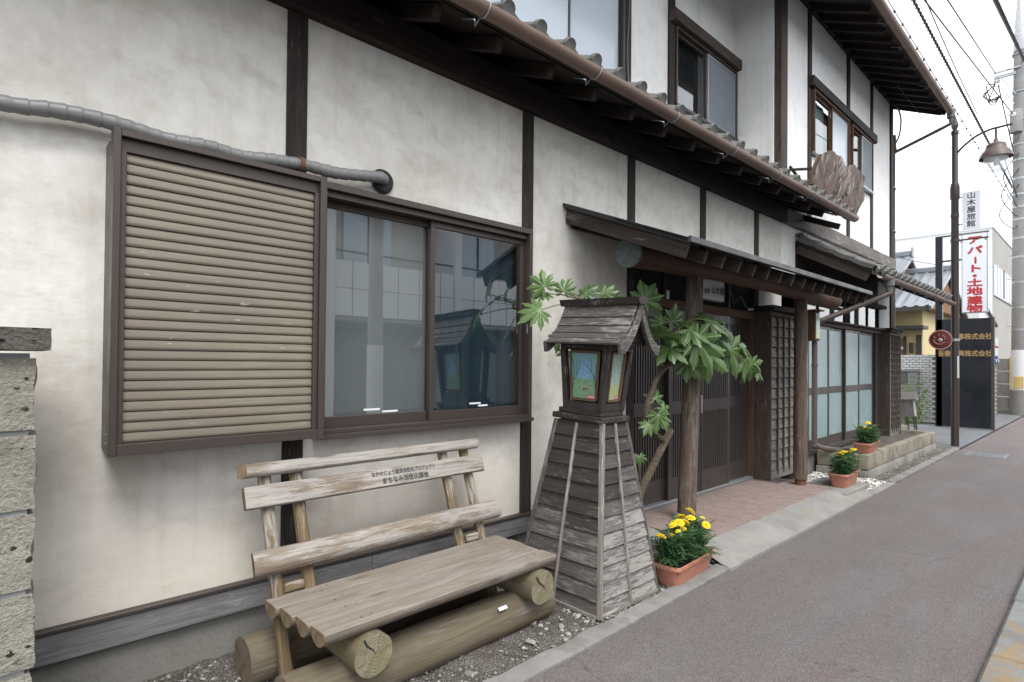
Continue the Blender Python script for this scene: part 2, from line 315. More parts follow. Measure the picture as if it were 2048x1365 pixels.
def concrete(name, c1, c2, stain=None, amt=0.5, rough_b=0.4):
    b = NB(name); p = b.pos()
    n1 = b.noise(p, 3.0, 6, 0.65, 0.4); n2 = b.noise(p, 70, 4, 0.65)
    c = b.mix(b.rng(n1, 0.35, 0.68), c1, c2)
    c = b.mix(b.rng(n2, 0.52, 0.75, 0, 0.6), c, tuple(q * 0.5 for q in c1))
    if stain: c = b.mix(b.mth('MULTIPLY', b.rng(b.noise(b.map(p, (1, 1, 1), (7, 3, 2)), 4.5, 6, 0.7), 0.50, 0.64), amt), c, stain)
    b.bump(b.mth('ADD', n2, b.mth('MULTIPLY', n1, 0.6)), rough_b, 0.006)
    return b.fin(c, 0.9, 0, 0.25)
MT['kerb_strip'] = concrete('pale_kerb_concrete', (0.24, 0.232, 0.22), (0.175, 0.169, 0.16), (0.115, 0.103, 0.087))
MT['apron'] = concrete('stained_apron_concrete', (0.27, 0.262, 0.25), (0.19, 0.186, 0.18), (0.25, 0.215, 0.16), 0.5)
MT['kerb'] = concrete('lichen_kerb_stone', (0.22, 0.225, 0.225), (0.15, 0.155, 0.158), (0.27, 0.17, 0.06), 0.75, 0.7)
MT['found'] = concrete('grey_foundation_render', (0.185, 0.18, 0.165), (0.225, 0.22, 0.20), (0.16, 0.15, 0.135), 0.3, 0.2)
MT['planter_stone'] = concrete('tan_planter_stone', (0.31, 0.275, 0.22), (0.22, 0.195, 0.155), (0.12, 0.105, 0.085), 0.6, 0.8)
MT['planter_base'] = concrete('planter_footing_concrete', (0.33, 0.315, 0.29), (0.22, 0.21, 0.195), (0.14, 0.13, 0.11), 0.6, 0.6)
MT['blockwall'] = concrete('grey_concrete_block', (0.30, 0.295, 0.285), (0.22, 0.22, 0.215), (0.14, 0.14, 0.135), 0.4, 0.5)
MT['porch_tile'] = simple('pink_brown_floor_tile', (0.27, 0.205, 0.185), 0.7, 0, 0.25, 6, 0.15, 0.3, 60)
MT['porch_grout'] = simple('porch_joint_mortar', (0.085, 0.07, 0.065), 0.9, 0, 0.2, 20)
def tuff(name, c1, c2, dark):
    b = NB(name); p = b.pos()
    n1 = b.noise(p, 6, 5, 0.65); n2 = b.noise(p, 75, 4, 0.7)
    c = b.mix(b.rng(n2, 0.32, 0.7), c1, c2); c = b.mix(b.rng(n1, 0.45, 0.7, 0, 0.6), c, tuple(q * 0.55 for q in c1))
    sp = b.rng(b.vor(b.map(b.mixv(p, n2), (1, 1, 1.4)), 17), 0.14, 0.22, 1, 0)
    sp = b.mth('MULTIPLY', sp, b.rng(b.noise(p, 9, 2), 0.46, 0.52))
    c = b.mix(sp, c, dark)
    b.bump(b.mth('SUBTRACT', b.mth('ADD', n2, b.mth('MULTIPLY', n1, 1.5)), b.mth('MULTIPLY', sp, 0.9)), 1.0, 0.02)
    return b.fin(c, 0.95, 0, 0.15)
def mixv(s, p, n):
    a = s.n('ShaderNodeVectorMath', operation='MULTIPLY_ADD'); s.l(n, a.inputs[0]); a.inputs[1].default_value = (0.03, 0.03, 0.03); s.l(p, a.inputs[2]); return a.outputs[0]
NB.mixv = mixv
MT['tuff'] = tuff('pale_volcanic_tuff', (0.27, 0.25, 0.205), (0.40, 0.38, 0.33), (0.03, 0.028, 0.026))
MT['tuffcap'] = tuff('dark_weathered_tuff', (0.09, 0.082, 0.072), (0.17, 0.158, 0.14), (0.02, 0.02, 0.02))
def soil_mat():
    b = NB('gravelly_soil'); p = b.pos()
    n1 = b.noise(p, 5, 6, 0.7); n2 = b.noise(p, 60, 4, 0.7); v = b.sep(b.vor(p, 130, 'F1', 'Color'))[0]
    c = b.mix(b.rng(n1, 0.35, 0.65), (0.085, 0.073, 0.062), (0.155, 0.14, 0.125))
    c = b.mix(b.rng(v, 0.65, 0.95, 0, 0.8), c, (0.30, 0.285, 0.265))
    c = b.mix(b.rng(b.noise(b.map(p, (1, 1, 1), (2, 5, 1)), 3.6, 5, 0.7), 0.57, 0.68, 0, 0.7), c, (0.15, 0.095, 0.03))
    b.bump(b.mth('ADD', n2, b.vor(p, 130)), 1.0, 0.012)
    return b.fin(c, 0.95, 0, 0.15)
MT['soil'] = soil_mat()
def stone_mat(name, a, bb):
    b = NB(name); p = b.pos()
    v = b.sep(b.vor(p, 26, 'F1', 'Color'))[0]
    c = b.mix(v, a, bb); c = b.mix(b.rng(b.noise(p, 90, 3), 0.5, 0.8, 0, 0.5), c, tuple(q * 0.6 for q in a))
    return b.fin(c, 0.85, 0, 0.25)
MT['stones'] = stone_mat('mixed_grey_stones', (0.15, 0.14, 0.13), (0.36, 0.345, 0.325))
MT['pebbles'] = stone_mat('white_pebbles', (0.50, 0.475, 0.445), (0.72, 0.70, 0.675))
def leaf_mat(name, c1, c2, vein):
    b = NB(name); uvn = b.n('ShaderNodeUVMap').outputs[0]; x, y, z = b.sep(uvn)
    rnd = b.n('ShaderNodeObjectInfo').outputs['Random']
    c = b.mix(rnd, c1, c2)
    c = b.mix(b.rng(b.noise(b.obj(), 12, 3), 0.35, 0.7, 0, 0.4), c, tuple(q * 0.6 for q in c1))
    w = b.mth('MULTIPLY', b.mth('ABSOLUTE', b.mth('SUBTRACT', x, 0.5)), y)
    c = b.mix(b.rng(w, 0.012, 0.028, 0.65, 0), c, vein)
    b.put(b.b.inputs['Base Color'], c); b.b.inputs['Roughness'].default_value = 0.36; b.b.inputs['Specular IOR Level'].default_value = 0.5
    tr = b.n('ShaderNodeBsdfTranslucent'); b.l(b.mix(0.5, c, (0.16, 0.26, 0.03)), tr.inputs[0])
    m = b.n('ShaderNodeMixShader'); m.inputs[0].default_value = 0.22
    b.l(b.b.outputs[0], m.inputs[1]); b.l(tr.outputs[0], m.inputs[2]); b.l(m.outputs[0], b.out.inputs['Surface'])
    return b.m
MT['leaf'] = leaf_mat('glossy_palmate_leaf', (0.050, 0.110, 0.032), (0.130, 0.215, 0.070), (0.22, 0.31, 0.14))
MT['marigold_leaf'] = leaf_mat('marigold_leaf', (0.055, 0.125, 0.052), (0.08, 0.165, 0.07), (0.08, 0.16, 0.07))
MT['bamboo_leaf'] = leaf_mat('pale_bamboo_leaf', (0.12, 0.20, 0.04), (0.2, 0.28, 0.06), (0.2, 0.28, 0.06))
MT['petiole'] = simple('green_leaf_stalk', (0.16, 0.19, 0.06), 0.5)

def picture_mat(name, kind):
    b = NB(name); o = b.obj(0)                      # local X up in metres, local Y sideways
    x, y, z = b.sep(o)
    leaf = b.noise(b.map(o, (1, 1, 1), (kind, 0, 0)), 55, 5, 0.7); big = b.noise(o, 16 + kind * 6, 3, 0.5)
    if kind == 1:
        c = b.mix(b.rng(x, -0.02, 0.13), (0.10, 0.36, 0.72), (0.03, 0.16, 0.55))
        c = b.mix(b.rng(b.mth('ADD', leaf, b.mth('MULTIPLY', b.mth('ABSOLUTE', y), 1.4)), 0.52, 0.60, 0, 0.85), c, (0.05, 0.26, 0.13))
        g = b.mix(b.rng(leaf, 0.4, 0.6), (0.10, 0.36, 0.07), (0.05, 0.20, 0.06)); c = b.mix(b.rng(x, -0.015, -0.03), c, g)
        c = b.mix(b.rng(x, 0.05, 0.12, 0, 0.6), c, b.mix(b.rng(leaf, 0.4, 0.55), c, (0.05, 0.28, 0.12)))
    else:
        c = b.mix(b.rng(leaf, 0.42, 0.55), (0.16, 0.30, 0.14), (0.42, 0.55, 0.44))
        c = b.mix(b.rng(big, 0.52, 0.6, 0, 0.7), c, (0.32, 0.50, 0.66)); c = b.mix(b.rng(leaf, 0.62, 0.66, 0, 0.7), c, (0.35, 0.10, 0.10))
        c = b.mix(b.rng(x, -0.05, -0.065), c, b.mix(b.rng(leaf, 0.4, 0.6), (0.30, 0.45, 0.08), (0.50, 0.45, 0.15)))
    c = b.mix(0.34, c, (0.36, 0.42, 0.40)); c = b.mix(b.rng(b.noise(o, 30, 3), 0.5, 0.7, 0, 0.3), c, (0.45, 0.5, 0.48))
    return b.fin(c, 0.3, 0, 0.5)
MT['picture_one'] = picture_mat('painted_tree_picture', 1)
MT['picture_two'] = picture_mat('painted_foliage_picture', 2)

# ------------------------------------------------------------------ object helpers
WM = {}
def link(name, me, mat, parent=None, M=None):
    o = bpy.data.objects.new(name, me); C.objects.link(o)
    if mat is not None and me is not None and len(me.materials) == 0:
        for q in (mat if isinstance(mat, (list, tuple)) else [mat]): me.materials.append(MT[q] if isinstance(q, str) else q)
    M = M if M is not None else Matrix.Identity(4)
    if parent is not None:
        o.parent = parent; o.matrix_parent_inverse = WM[parent.name].inverted()
    o.matrix_basis = M; WM[o.name] = M.copy()
    return o
def tag(o, label, cat, group=None):
    o['label'] = label; o['category'] = cat
    if group: o['group'] = group
    return o
def struct(o): o['kind'] = 'structure'; return o
def stuff(o): o['kind'] = 'stuff'; return o
def thing(name, label, cat, loc, group=None):
    o = bpy.data.objects.new(name, None); C.objects.link(o); o.empty_display_size = 0.2
    M = Matrix.Translation(Vector(loc)); o.matrix_basis = M; WM[o.name] = M
    return tag(o, label, cat, group)
def smooth(me, ang=None):
    me.shade_smooth()
    if ang is not None:
        try: me.set_sharp_from_angle(angle=R(ang))
        except Exception: pass
def bm_mesh(bm, name, sm=None):
    me = bpy.data.meshes.new(name); bm.normal_update(); bm.to_mesh(me); bm.free()
    if sm is not None: smooth(me, sm)
    return me
def pd(name, verts, faces, mat, parent=None, M=None, sm=None):
    me = bpy.data.meshes.new(name); me.from_pydata([tuple(v) for v in verts], [], faces)
    bm = bmesh.new(); bm.from_mesh(me); bmesh.ops.recalc_face_normals(bm, faces=bm.faces); bm.to_mesh(me); bm.free()
    if sm is not None: smooth(me, sm)
    return link(name, me, mat, parent, M)
_boxcache = {}
def boxmesh(lx, ly, lz, bev, key=''):
    k = (round(lx, 4), round(ly, 4), round(lz, 4), round(bev, 4), key)
    if k in _boxcache: return _boxcache[k]
    bm = bmesh.new(); bmesh.ops.create_cube(bm, size=1)
    for v in bm.verts: v.co = Vector((v.co.x * lx, v.co.y * ly, v.co.z * lz))
    bv = min(bev, 0.3 * min(lx, ly, lz))
    if bv > 1e-5: bmesh.ops.bevel(bm, geom=list(bm.edges), offset=bv, segments=1, affect='EDGES')
    me = bm_mesh(bm, 'block'); _boxcache[k] = me; return me
def orient(d):
    """rotation whose X runs along axis number d (0,1,2)"""
    if d == 0: return Matrix.Identity(4)
    if d == 1: return Matrix(((0, -1, 0, 0), (1, 0, 0, 0), (0, 0, 1, 0), (0, 0, 0, 1)))
    return Matrix(((0, 0, -1, 0), (0, 1, 0, 0), (1, 0, 0, 0), (0, 0, 0, 1)))
def box(name, x0, x1, y0, y1, z0, z1, mat, parent=None, bev=0.003, tilt=None):
    s = (x1 - x0, y1 - y0, z1 - z0); d = max(range(3), key=lambda i: s[i])
    l = [(s[0], s[1], s[2]), (s[1], s[0], s[2]), (s[2], s[1], s[0])][d]
    M = Matrix.Translation(((x0 + x1) / 2, (y0 + y1) / 2, (z0 + z1) / 2)) @ (tilt or Matrix.Identity(4)) @ orient(d)
    return link(name, boxmesh(*l, bev, str(mat)), mat, parent, M)
def frame_of(p0, p1, upv=Vector((0, 0, 1))):
    p0, p1 = Vector(p0), Vector(p1); x = (p1 - p0).normalized(); y = upv.cross(x)
    if y.length < 1e-4: y = Vector((0, 1, 0)).cross(x)
    y.normalize(); z = x.cross(y); M = Matrix((x, y, z)).transposed().to_4x4(); M.translation = (p0 + p1) / 2; return M, (p1 - p0).length
def beam(name, p0, p1, w, h, mat, parent=None, bev=0.003, upv=Vector((0, 0, 1))):
    M, L = frame_of(p0, p1, upv); return link(name, boxmesh(L, w, h, bev, str(mat)), mat, parent, M)
def rod(name, p0, p1, r, mat, parent=None, seg=12, r1=None, wob=0.0, rings=1, seed=0, endmat=None, cut=None):
    """round bar, local X along its length; optional wobble, flat cut above local z=cut*r"""
    M, L = frame_of(p0, p1); r1 = r if r1 is None else r1; vs, fs = [], []
    for i in range(rings + 1):
        t = i / rings; rr = r + (r1 - r) * t
        for k in range(seg):
            a = 2 * math.pi * k / seg; q = rr
            if wob: q *= 1 + wob * mnoise.noise(Vector((t * L * 3 + seed, math.cos(a) * 1.2, math.sin(a) * 1.2 + seed * 1.3)))
            y, z = q * math.cos(a), q * math.sin(a)
            if cut is not None: z = min(z, cut * rr)
            vs.append(((t - 0.5) * L, y, z))
    for i in range(rings):
        for k in range(seg):
            k2 = (k + 1) % seg; fs.append((i * seg + k, i * seg + k2, (i + 1) * seg + k2, (i + 1) * seg + k))
    me = bpy.data.meshes.new(name)
    n = len(vs); vs.append((-L / 2, 0, 0)); vs.append((L / 2, 0, 0)); nside = len(fs)
    if cut is not None: vs[n] = (-L / 2, 0, min(0, cut * r) - 0.02); vs[n + 1] = (L / 2, 0, min(0, cut * r1) - 0.02)
    for k in range(seg):
        k2 = (k + 1) % seg; fs.append((n, k2, k)); fs.append((n + 1, rings * seg + k, rings * seg + k2))
    me.from_pydata(vs, [], fs); bm = bmesh.new(); bm.from_mesh(me); bmesh.ops.recalc_face_normals(bm, faces=bm.faces); bm.to_mesh(me); bm.free()
    smooth(me, 40)
    if endmat:
        me.materials.append(MT[mat]); me.materials.append(MT[endmat])
        for f in me.polygons:
            if n in f.vertices or n + 1 in f.vertices: f.material_index = 1
    return link(name, me, mat, parent, M)
def lathe(name, prof, loc, mat, parent=None, seg=24, sm=35, rot=None, cap=True):
    vs, fs = [], []
    for r, z in prof:
        for k in range(seg):
            a = 2 * math.pi * k / seg; vs.append((r * math.cos(a), r * math.sin(a), z))
    for i in range(len(prof) - 1):
        for k in range(seg):
            k2 = (k + 1) % seg; fs.append((i * seg + k, i * seg + k2, (i + 1) * seg + k2, (i + 1) * seg + k))
    if cap and prof[0][0] > 1e-4: fs.append(tuple(range(seg))[::-1])
    if cap and prof[-1][0] > 1e-4: fs.append(tuple((len(prof) - 1) * seg + k for k in range(seg)))
    M = Matrix.Translation(Vector(loc)) @ (rot or Matrix.Identity(4))
    return pd(name, vs, fs, mat, parent, M, sm)
def crom(pts, n=6):
    pts = [Vector(p) for p in pts]; out = []
    for i in range(len(pts) - 1):
        p0 = pts[max(0, i - 1)]; p1 = pts[i]; p2 = pts[i + 1]; p3 = pts[min(len(pts) - 1, i + 2)]
        for k in range(n):
            t = k / n; out.append(0.5 * ((2 * p1) + (p2 - p0) * t + (2 * p0 - 5 * p1 + 4 * p2 - p3) * t * t + (3 * p1 - p0 - 3 * p2 + p3) * t ** 3))
    out.append(pts[-1]); return out
def tube_data(pts, rad, seg=8):
    vs, fs = [], []; n = len(pts); prev = None
    for i, p in enumerate(pts):
        d = (pts[min(n - 1, i + 1)] - pts[max(0, i - 1)]).normalized()
        if prev is None:
            a = Vector((0, 0, 1)).cross(d)
            if a.length < 1e-3: a = Vector((1, 0, 0)).cross(d)
        else: a = prev - d * prev.dot(d)
        a.normalize(); prev = a; b = d.cross(a); r = rad[i] if isinstance(rad, (list, tuple)) else rad
        for k in range(seg):
            t = 2 * math.pi * k / seg; vs.append(p + a * (r * math.cos(t)) + b * (r * math.sin(t)))
    for i in range(n - 1):
        for k in range(seg):
            k2 = (k + 1) % seg; fs.append((i * seg + k, i * seg + k2, (i + 1) * seg + k2, (i + 1) * seg + k))
    fs.append(tuple(range(seg))[::-1]); fs.append(tuple((n - 1) * seg + k for k in range(seg)))
    return vs, fs
def tube(name, pts, rad, mat, parent=None, seg=8, sub=0):
    pts = [Vector(p) for p in pts]
    if sub: pts = crom(pts, sub)
    if isinstance(rad, tuple) and len(rad) == 2: rad = [rad[0] + (rad[1] - rad[0]) * i / (len(pts) - 1) for i in range(len(pts))]
    v, f = tube_data(pts, rad, seg); return pd(name, v, f, mat, parent, None, 50)
FACE_CAM = Matrix(((0, 0, -1, 0), (-1, 0, 0, 0), (0, 1, 0, 0), (0, 0, 0, 1)))     # reads facing -X
FACE_ST = Matrix(((1, 0, 0, 0), (0, 0, -1, 0), (0, 1, 0, 0), (0, 0, 0, 1)))      # reads facing -Y
def text(name, body, size, loc, rot, mat, parent, sx=1.0, bold=0.0, align='CENTER'):
    cu = bpy.data.curves.new('lettering_curve', 'FONT'); cu.body = body; cu.size = size; cu.align_x = align; cu.align_y = 'CENTER'
    cu.resolution_u = 3
    o = bpy.data.objects.new('lettering_curve', cu); C.objects.link(o)
    dg = bpy.context.evaluated_depsgraph_get(); m0 = bpy.data.meshes.new_from_object(o.evaluated_get(dg))
    bpy.data.objects.remove(o); bpy.data.curves.remove(cu)
    bv = [v.co.copy() for v in m0.vertices]; bf = [tuple(f.vertices) for f in m0.polygons]; bpy.data.meshes.remove(m0)
    vs, fs = [], []                              # heavier strokes: the same outline laid a few times, each a hair higher
    for i, (dx, dy) in enumerate([(0, 0)] if not bold else [(0, 0), (1, 0), (-1, 0), (0, 1), (0, -1), (.7, .7), (-.7, -.7), (.7, -.7), (-.7, .7)]):
        k = len(vs); vs += [(v.x + dx * bold / sx, v.y + dy * bold, 0.00012 * i * (1 + size * 4)) for v in bv]; fs += [tuple(k + q for q in f) for f in bf]
    me = bpy.data.meshes.new(name); me.from_pydata(vs, [], fs)
    return link(name, me, mat, parent, Matrix.Translation(Vector(loc)) @ rot @ Matrix.Diagonal((sx, 1, 1, 1)))
def sheet(name, pts, mat, parent=None):
    return pd(name, pts, [tuple(range(len(pts)))], mat, parent)

# ================================================================== SETTING
# one ground sheet to the horizon, then sheets laid on it
struct(sheet('ground', [(-600, -900, -0.03), (1500, -900, -0.03), (1500, 900, -0.03), (-600, 900, -0.03)], 'road'))
def strip(name, x0, x1, y0, y1, z, mat):
    return struct(sheet(name, [(x0, y0, z), (x1, y0, z), (x1, y1, z), (x0, y1, z)], mat))
strip('road', -60, 260, -5.6, 0.14, -0.026, 'road')
struct(box('sidewalk', -60, 260, 0.46, 1.94, -0.08, 0.002, 'asphalt', None, 0))
strip('opposite_sidewalk', -60, 260, -8.2, -5.6, -0.018, 'asphalt_grey')
strip('driveway', 13.2, 29, 2.0, 3.9, -0.004, 'asphalt_grey')
# kerb stones along the road edge
kerb = struct(box('kerb_bed', -6, 40, 0.17, 0.445, -0.10, -0.01, 'kerb', None, 0))
kx = 0.0 - 1.2
for i in range(22):
    L = 0.995
    o = box('kerb_stone', kx + 0.004, kx + L, 0.155, 0.458 + random.uniform(-.003, .003), -0.06, 0.052 + random.uniform(-.004, .004), 'kerb', kerb, 0.014); kx += L + 0.005
# soil strip in front of the wall, lumpy
def lumpy(name, x0, x1, y0, y1, z, amp, nx, ny, mat, seed=0, fn=None):
    vs, fs = [], []
    for j in range(ny + 1):
        for i in range(nx + 1):
            x = x0 + (x1 - x0) * i / nx; y = y0 + (y1 - y0) * j / ny
            h = amp * (mnoise.noise(Vector((x * 4 + seed, y * 4, 0))) + 0.6 * mnoise.noise(Vector((x * 13, y * 13, seed))) + 0.3 * mnoise.noise(Vector((x * 35, y * 35, seed))))
            vs.append((x, y, z + h + (fn(x, y) if fn else 0)))
    for j in range(ny):
        for i in range(nx):
            a = j * (nx + 1) + i; fs.append((a, a + 1, a + nx + 2, a + nx + 1))
    return pd(name, vs, fs, mat, None, None, 180)
soil = struct(lumpy('soil_bed', -1.5, 4.12, 2.0, 3.22, -0.006, 0.012, 220, 48, 'soil', 3))
soil2 = struct(lumpy('soil_bed', 8.4, 13.3, 2.06, 2.4, 0.0, 0.008, 110, 10, 'soil', 5))
struct(lumpy('soil_bed', 12.6, 17.6, 2.3, 3.9, -0.03, 0.01, 60, 16, 'soil', 9))
# concrete edging strip with ragged inner edge
def edging(name, x0, x1, ya, yb, z, mat, n, seed, rag=0.018):
    vs, fs = [], []
    for i in range(n + 1):
        x = x0 + (x1 - x0) * i / n; a = ya(x) + 0.006 * mnoise.noise(Vector((x * 6, seed, 0))); c = yb(x) + rag * mnoise.noise(Vector((x * 5, 4, seed))) + rag * 0.7 * mnoise.noise(Vector((x * 17, 4, seed)))
        vs += [(x, a, z - 0.05), (x, a, z), (x, (a + c) / 2, z + 0.006), (x, c, z + 0.004), (x, c, z - 0.05)]
    for i in range(n):
        for k in range(4): fs.append((i * 5 + k, i * 5 + k + 1, (i + 1) * 5 + k + 1, (i + 1) * 5 + k))
    return struct(pd(name, vs, fs, mat, None, None, 60))
edging('kerb_edging', -1.5, 4.12, lambda x: 1.93 + 0.018 * max(0, x - 2.4), lambda x: 2.045 + 0.018 * max(0, x - 2.4), 0.012, 'kerb_strip', 90, 2)
for k in range(6):
    xa = 8.62 + k * 0.75
    edging('kerb_edging', xa, xa + 0.735, lambda x: 1.97, lambda x: 2.075, 0.014, 'kerb_strip', 12, 9 + k, 0.008)
# gravel and stones lying on the soil: nobody could count it
def scatter(name, n, area, rmin, rmax, z, mat, seed, flat=0.7, bias=None, sub=1):
    rnd = random.Random(seed); t = bmesh.new(); bmesh.ops.create_icosphere(t, subdivisions=sub, radius=1); t.verts.index_update()
    bv = [v.co.copy() for v in t.verts]; bf = [tuple(v.index for v in f.verts) for f in t.faces]; t.free(); vs, fs = [], []
    x0, x1, y0, y1 = area; k = 0
    while k < n:
        x, y = rnd.uniform(x0, x1), rnd.uniform(y0, y1)
        if bias and rnd.random() > bias(x, y): k += 0.2; continue
        k += 1; r = rmin + (rmax - rmin) * rnd.random() ** 2.6; a = rnd.uniform(0, 6.28); sx, sy, sz = rnd.uniform(.7, 1.4) * r, rnd.uniform(.6, 1.1) * r, flat * rnd.uniform(.6, 1.1) * r
        b0 = len(vs); ca, sa = math.cos(a), math.sin(a); zz = z(x, y) if callable(z) else z
        for v in bv:
            j = 1 + 0.22 * mnoise.noise(v * 1.3 + Vector((x * 50, y * 50, 0))); px, py, pz = v.x * sx * j, v.y * sy * j, v.z * sz * j
            vs.append((x + px * ca - py * sa, y + px * sa + py * ca, zz + pz + sz * 0.45))
        fs += [tuple(b0 + q for q in f) for f in bf]
    return stuff(pd(name, vs, fs, mat, None, None, 50))
def gbias(x, y): return max(0.12, min(1.0, 0.45 + 1.3 * mnoise.noise(Vector((x * 2.3, y * 3.1, 5)))))
tag(scatter('gravel', 4200, (0.2, 4.1, 2.05, 3.12), 0.003, 0.016, -0.004, 'stones', 11, 0.7, gbias), 'loose grey gravel and small stones on the soil below the bench', 'gravel')
tag(scatter('rubble', 130, (1.6, 4.08, 2.05, 2.45), 0.010, 0.030, -0.006, 'stones', 5, 0.55, lambda x, y: 0.9 if (2.35 < x < 2.95 or 3.85 < x) else 0.3), 'larger broken stones beside the lantern tower and the flower trough', 'stones')
tag(scatter('gravel', 900, (8.7, 13.2, 2.09, 2.28), 0.004, 0.015, 0.0, 'stones', 21), 'fine gravel between stone planter and pavement edge', 'gravel')
tag(scatter('white_pebbles', 900, (7.22, 8.68, 2.06, 2.92), 0.012, 0.030, 0.0, 'pebbles', 8, 0.7, None), 'bed of white pebbles beside the porch and stone planter', 'pebbles')
struct(box('pebble_bed', 7.15, 8.62, 2.02, 2.93, -0.06, 0.0, 'planter_base', None, 0))
struct(box('kerb_edging', 7.7, 8.6, 1.95, 2.045, -0.05, 0.016, 'apron', None, 0.006))

# porch: mortar bed, tiles, sloped concrete apron
porch = struct(box('porch_floor', 4.12, 7.42, 2.32, 3.25, -0.05, 0.082, 'porch_grout', None, 0.002))
tw = 0.1045
for i in range(31):
    for j in range(9):
        x = 4.30 + i * tw; y = 2.285 + j * tw
        if x + tw > 7.12 + (0.28 if y + tw < 2.9 else 0) or y + tw > 3.19: continue
        box('floor_tile', x + .003, x + tw - .003, y + .003, y + tw - .003, 0.074, 0.0885 + random.uniform(-.0012, .0012), 'porch_tile', porch, 0.0018)
box('threshold', 4.50, 7.11, 3.14, 3.245, 0.07, 0.112, 'galv', porch, 0.003)
box('concrete_border', 4.02, 4.298, 2.40, 3.25, -0.05, 0.086, 'apron', porch, 0.006)
# apron
vs, fs = [], []; N = 60
for i in range(N + 1):
    x = 4.06 + (7.85 - 4.06) * i / N; e = max(0, (x - 7.1) / 0.75)
    ys = [1.955, 1.96, 2.03, 2.12, 2.20, 2.285]
    zs = [-0.05, 0.012, 0.028, 0.060, 0.079, 0.0865]
    for y, z in zip(ys, zs):
        yy = y + 0.008 * mnoise.noise(Vector((x * 5, y * 3, 2))); vs.append((x, yy, z * (1 - 0.65 * e) + 0.004 * mnoise.noise(Vector((x * 7, y * 20, 1)))))
for i in range(N):
    for k in range(5): fs.append((i * 6 + k, i * 6 + k + 1, (i + 1) * 6 + k + 1, (i + 1) * 6 + k))
struct(pd('porch_apron', vs, fs, 'apron', None, None, 60))
slab = struct(box('pot_slab', 7.14, 8.0, 2.09, 2.62, -0.02, 0.072, 'apron', None, 0.008))
# drain grate in the pavement
g = thing('drain_grate', 'grey steel drain grate set in the pavement by the lamp post', 'grate', (12.6, 1.5, 0.004))
box('frame', 12.3, 12.9, 1.26, 1.30, -0.01, 0.009, 'grate_steel', g, 0.002); box('frame', 12.3, 12.9, 1.76, 1.80, -0.01, 0.009, 'grate_steel', g, 0.002)
for k in range(9): box('grate_bar', 12.31 + k * 0.066, 12.345 + k * 0.066, 1.30, 1.76, -0.01, 0.008, 'grate_steel', g, 0.002)

# ================================================================== INN BUILDING
inn = thing('inn_building', 'old two storey inn with white plaster walls and dark timber posts', 'building', (5.5, 3.3, 0))
def wallp(x0, x1, z0, z1, y0=3.15, y1=3.27, mat='plaster'): return box('wall', x0, x1, y0, y1, z0, z1, mat, inn, 0)
wallp(-3, 1.2, .34, 3.49); wallp(1.31, 3.026, .34, 1.12); wallp(1.31, 3.026, 2.52, 3.49); wallp(3.145, 4.405, .2, 3.49)
wallp(4.525, 5.765, 2.66, 3.49); wallp(5.885, 7.135, 2.66, 3.49); wallp(7.26, 8.0, 2.20, 3.49)
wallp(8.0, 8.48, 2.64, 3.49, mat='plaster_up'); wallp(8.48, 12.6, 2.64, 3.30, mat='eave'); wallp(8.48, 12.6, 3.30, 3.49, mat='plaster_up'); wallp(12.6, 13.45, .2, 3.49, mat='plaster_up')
# upper storey, projecting right part and recessed left part
def wall2(x0, x1, z0, z1): return wallp(x0, x1, z0, z1, mat='plaster_up')
wall2(8.10, 8.935, 3.69, 6.9); wall2(9.07, 10.72, 3.69, 4.70); wall2(9.07, 10.72, 5.85, 6.9); wall2(10.87, 12.075, 3.69, 4.70); wall2(10.87, 12.075, 5.85, 6.9); wall2(12.22, 13.40, 3.69, 6.9)
def wall3(x0, x1, z0, z1): return wallp(x0, x1, z0, z1, 3.75, 3.87, 'plaster_up')
wall3(-3, 2.4, 4.0, 6.9); wall3(5.27, 6.06, 4.0, 6.9); wall3(6.19, 7.83, 5.86, 6.9); wall3(6.19, 7.83, 4.0, 4.72); wall3(2.4, 5.13, 6.2, 6.9); wall3(2.4, 5.13, 4.0, 4.35)
box('wall', 7.83, 7.95, 3.20, 3.87, 3.6, 6.9, 'plaster_up', inn, 0)
box('wall', 13.42, 13.54, 3.27, 9, 0, 6.9, 'plaster_up', inn, 0)
box('wall', -3.12, -3.0, 3.15, 9, 0, 6.9, 'plaster_up', inn, 0)
box('light_block_panel', -3, 13.4, 3.95, 4.1, 0, 4.0, 'black_gap', inn, 0)  # added unseen dark panels, stop light leaking through the building
box('light_block_panel', -3, 13.4, 4.5, 4.6, 4.0, 7, 'black_gap', inn, 0)
box('interior_floor', -3, 13.4, 3.27, 4.5, 3.95, 4.0, 'black_gap', inn, 0)
# foundation and baseboard
box('foundation', -3, 4.35, 3.165, 3.3, -0.1, 0.225, 'found', inn, 0)
box('baseboard', -3, 1.75, 3.118, 3.16, 0.215, 0.345, 'board', inn, 0.004); box('baseboard', 1.753, 4.39, 3.119, 3.16, 0.214, 0.346, 'board', inn, 0.004)
box('baseboard_cap', -3, 4.39, 3.105, 3.165, 0.348, 0.366, 'bronze', inn, 0.003)
# ground floor posts
def post(xc, z0, z1, w=0.115, y=3.137, mat='post', yb=3.3): return box('post', xc - w / 2, xc + w / 2, y, yb, z0, z1, mat, inn, 0.004)
post(1.258, .366, 3.486); post(3.085, .366, 3.486); post(4.465, .09, 3.486); post(5.825, 2.6, 3.486); post(7.196, .09, 3.486)
post(-0.57, .366, 3.486); post(-2.4, .366, 3.486)
# wall plate beam: dark under the eave, weathered beyond
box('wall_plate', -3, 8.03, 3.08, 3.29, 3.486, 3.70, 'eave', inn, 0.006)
box('wall_plate', 8.034, 13.62, 3.085, 3.29, 3.484, 3.70, 'beamgrey', inn, 0.008)
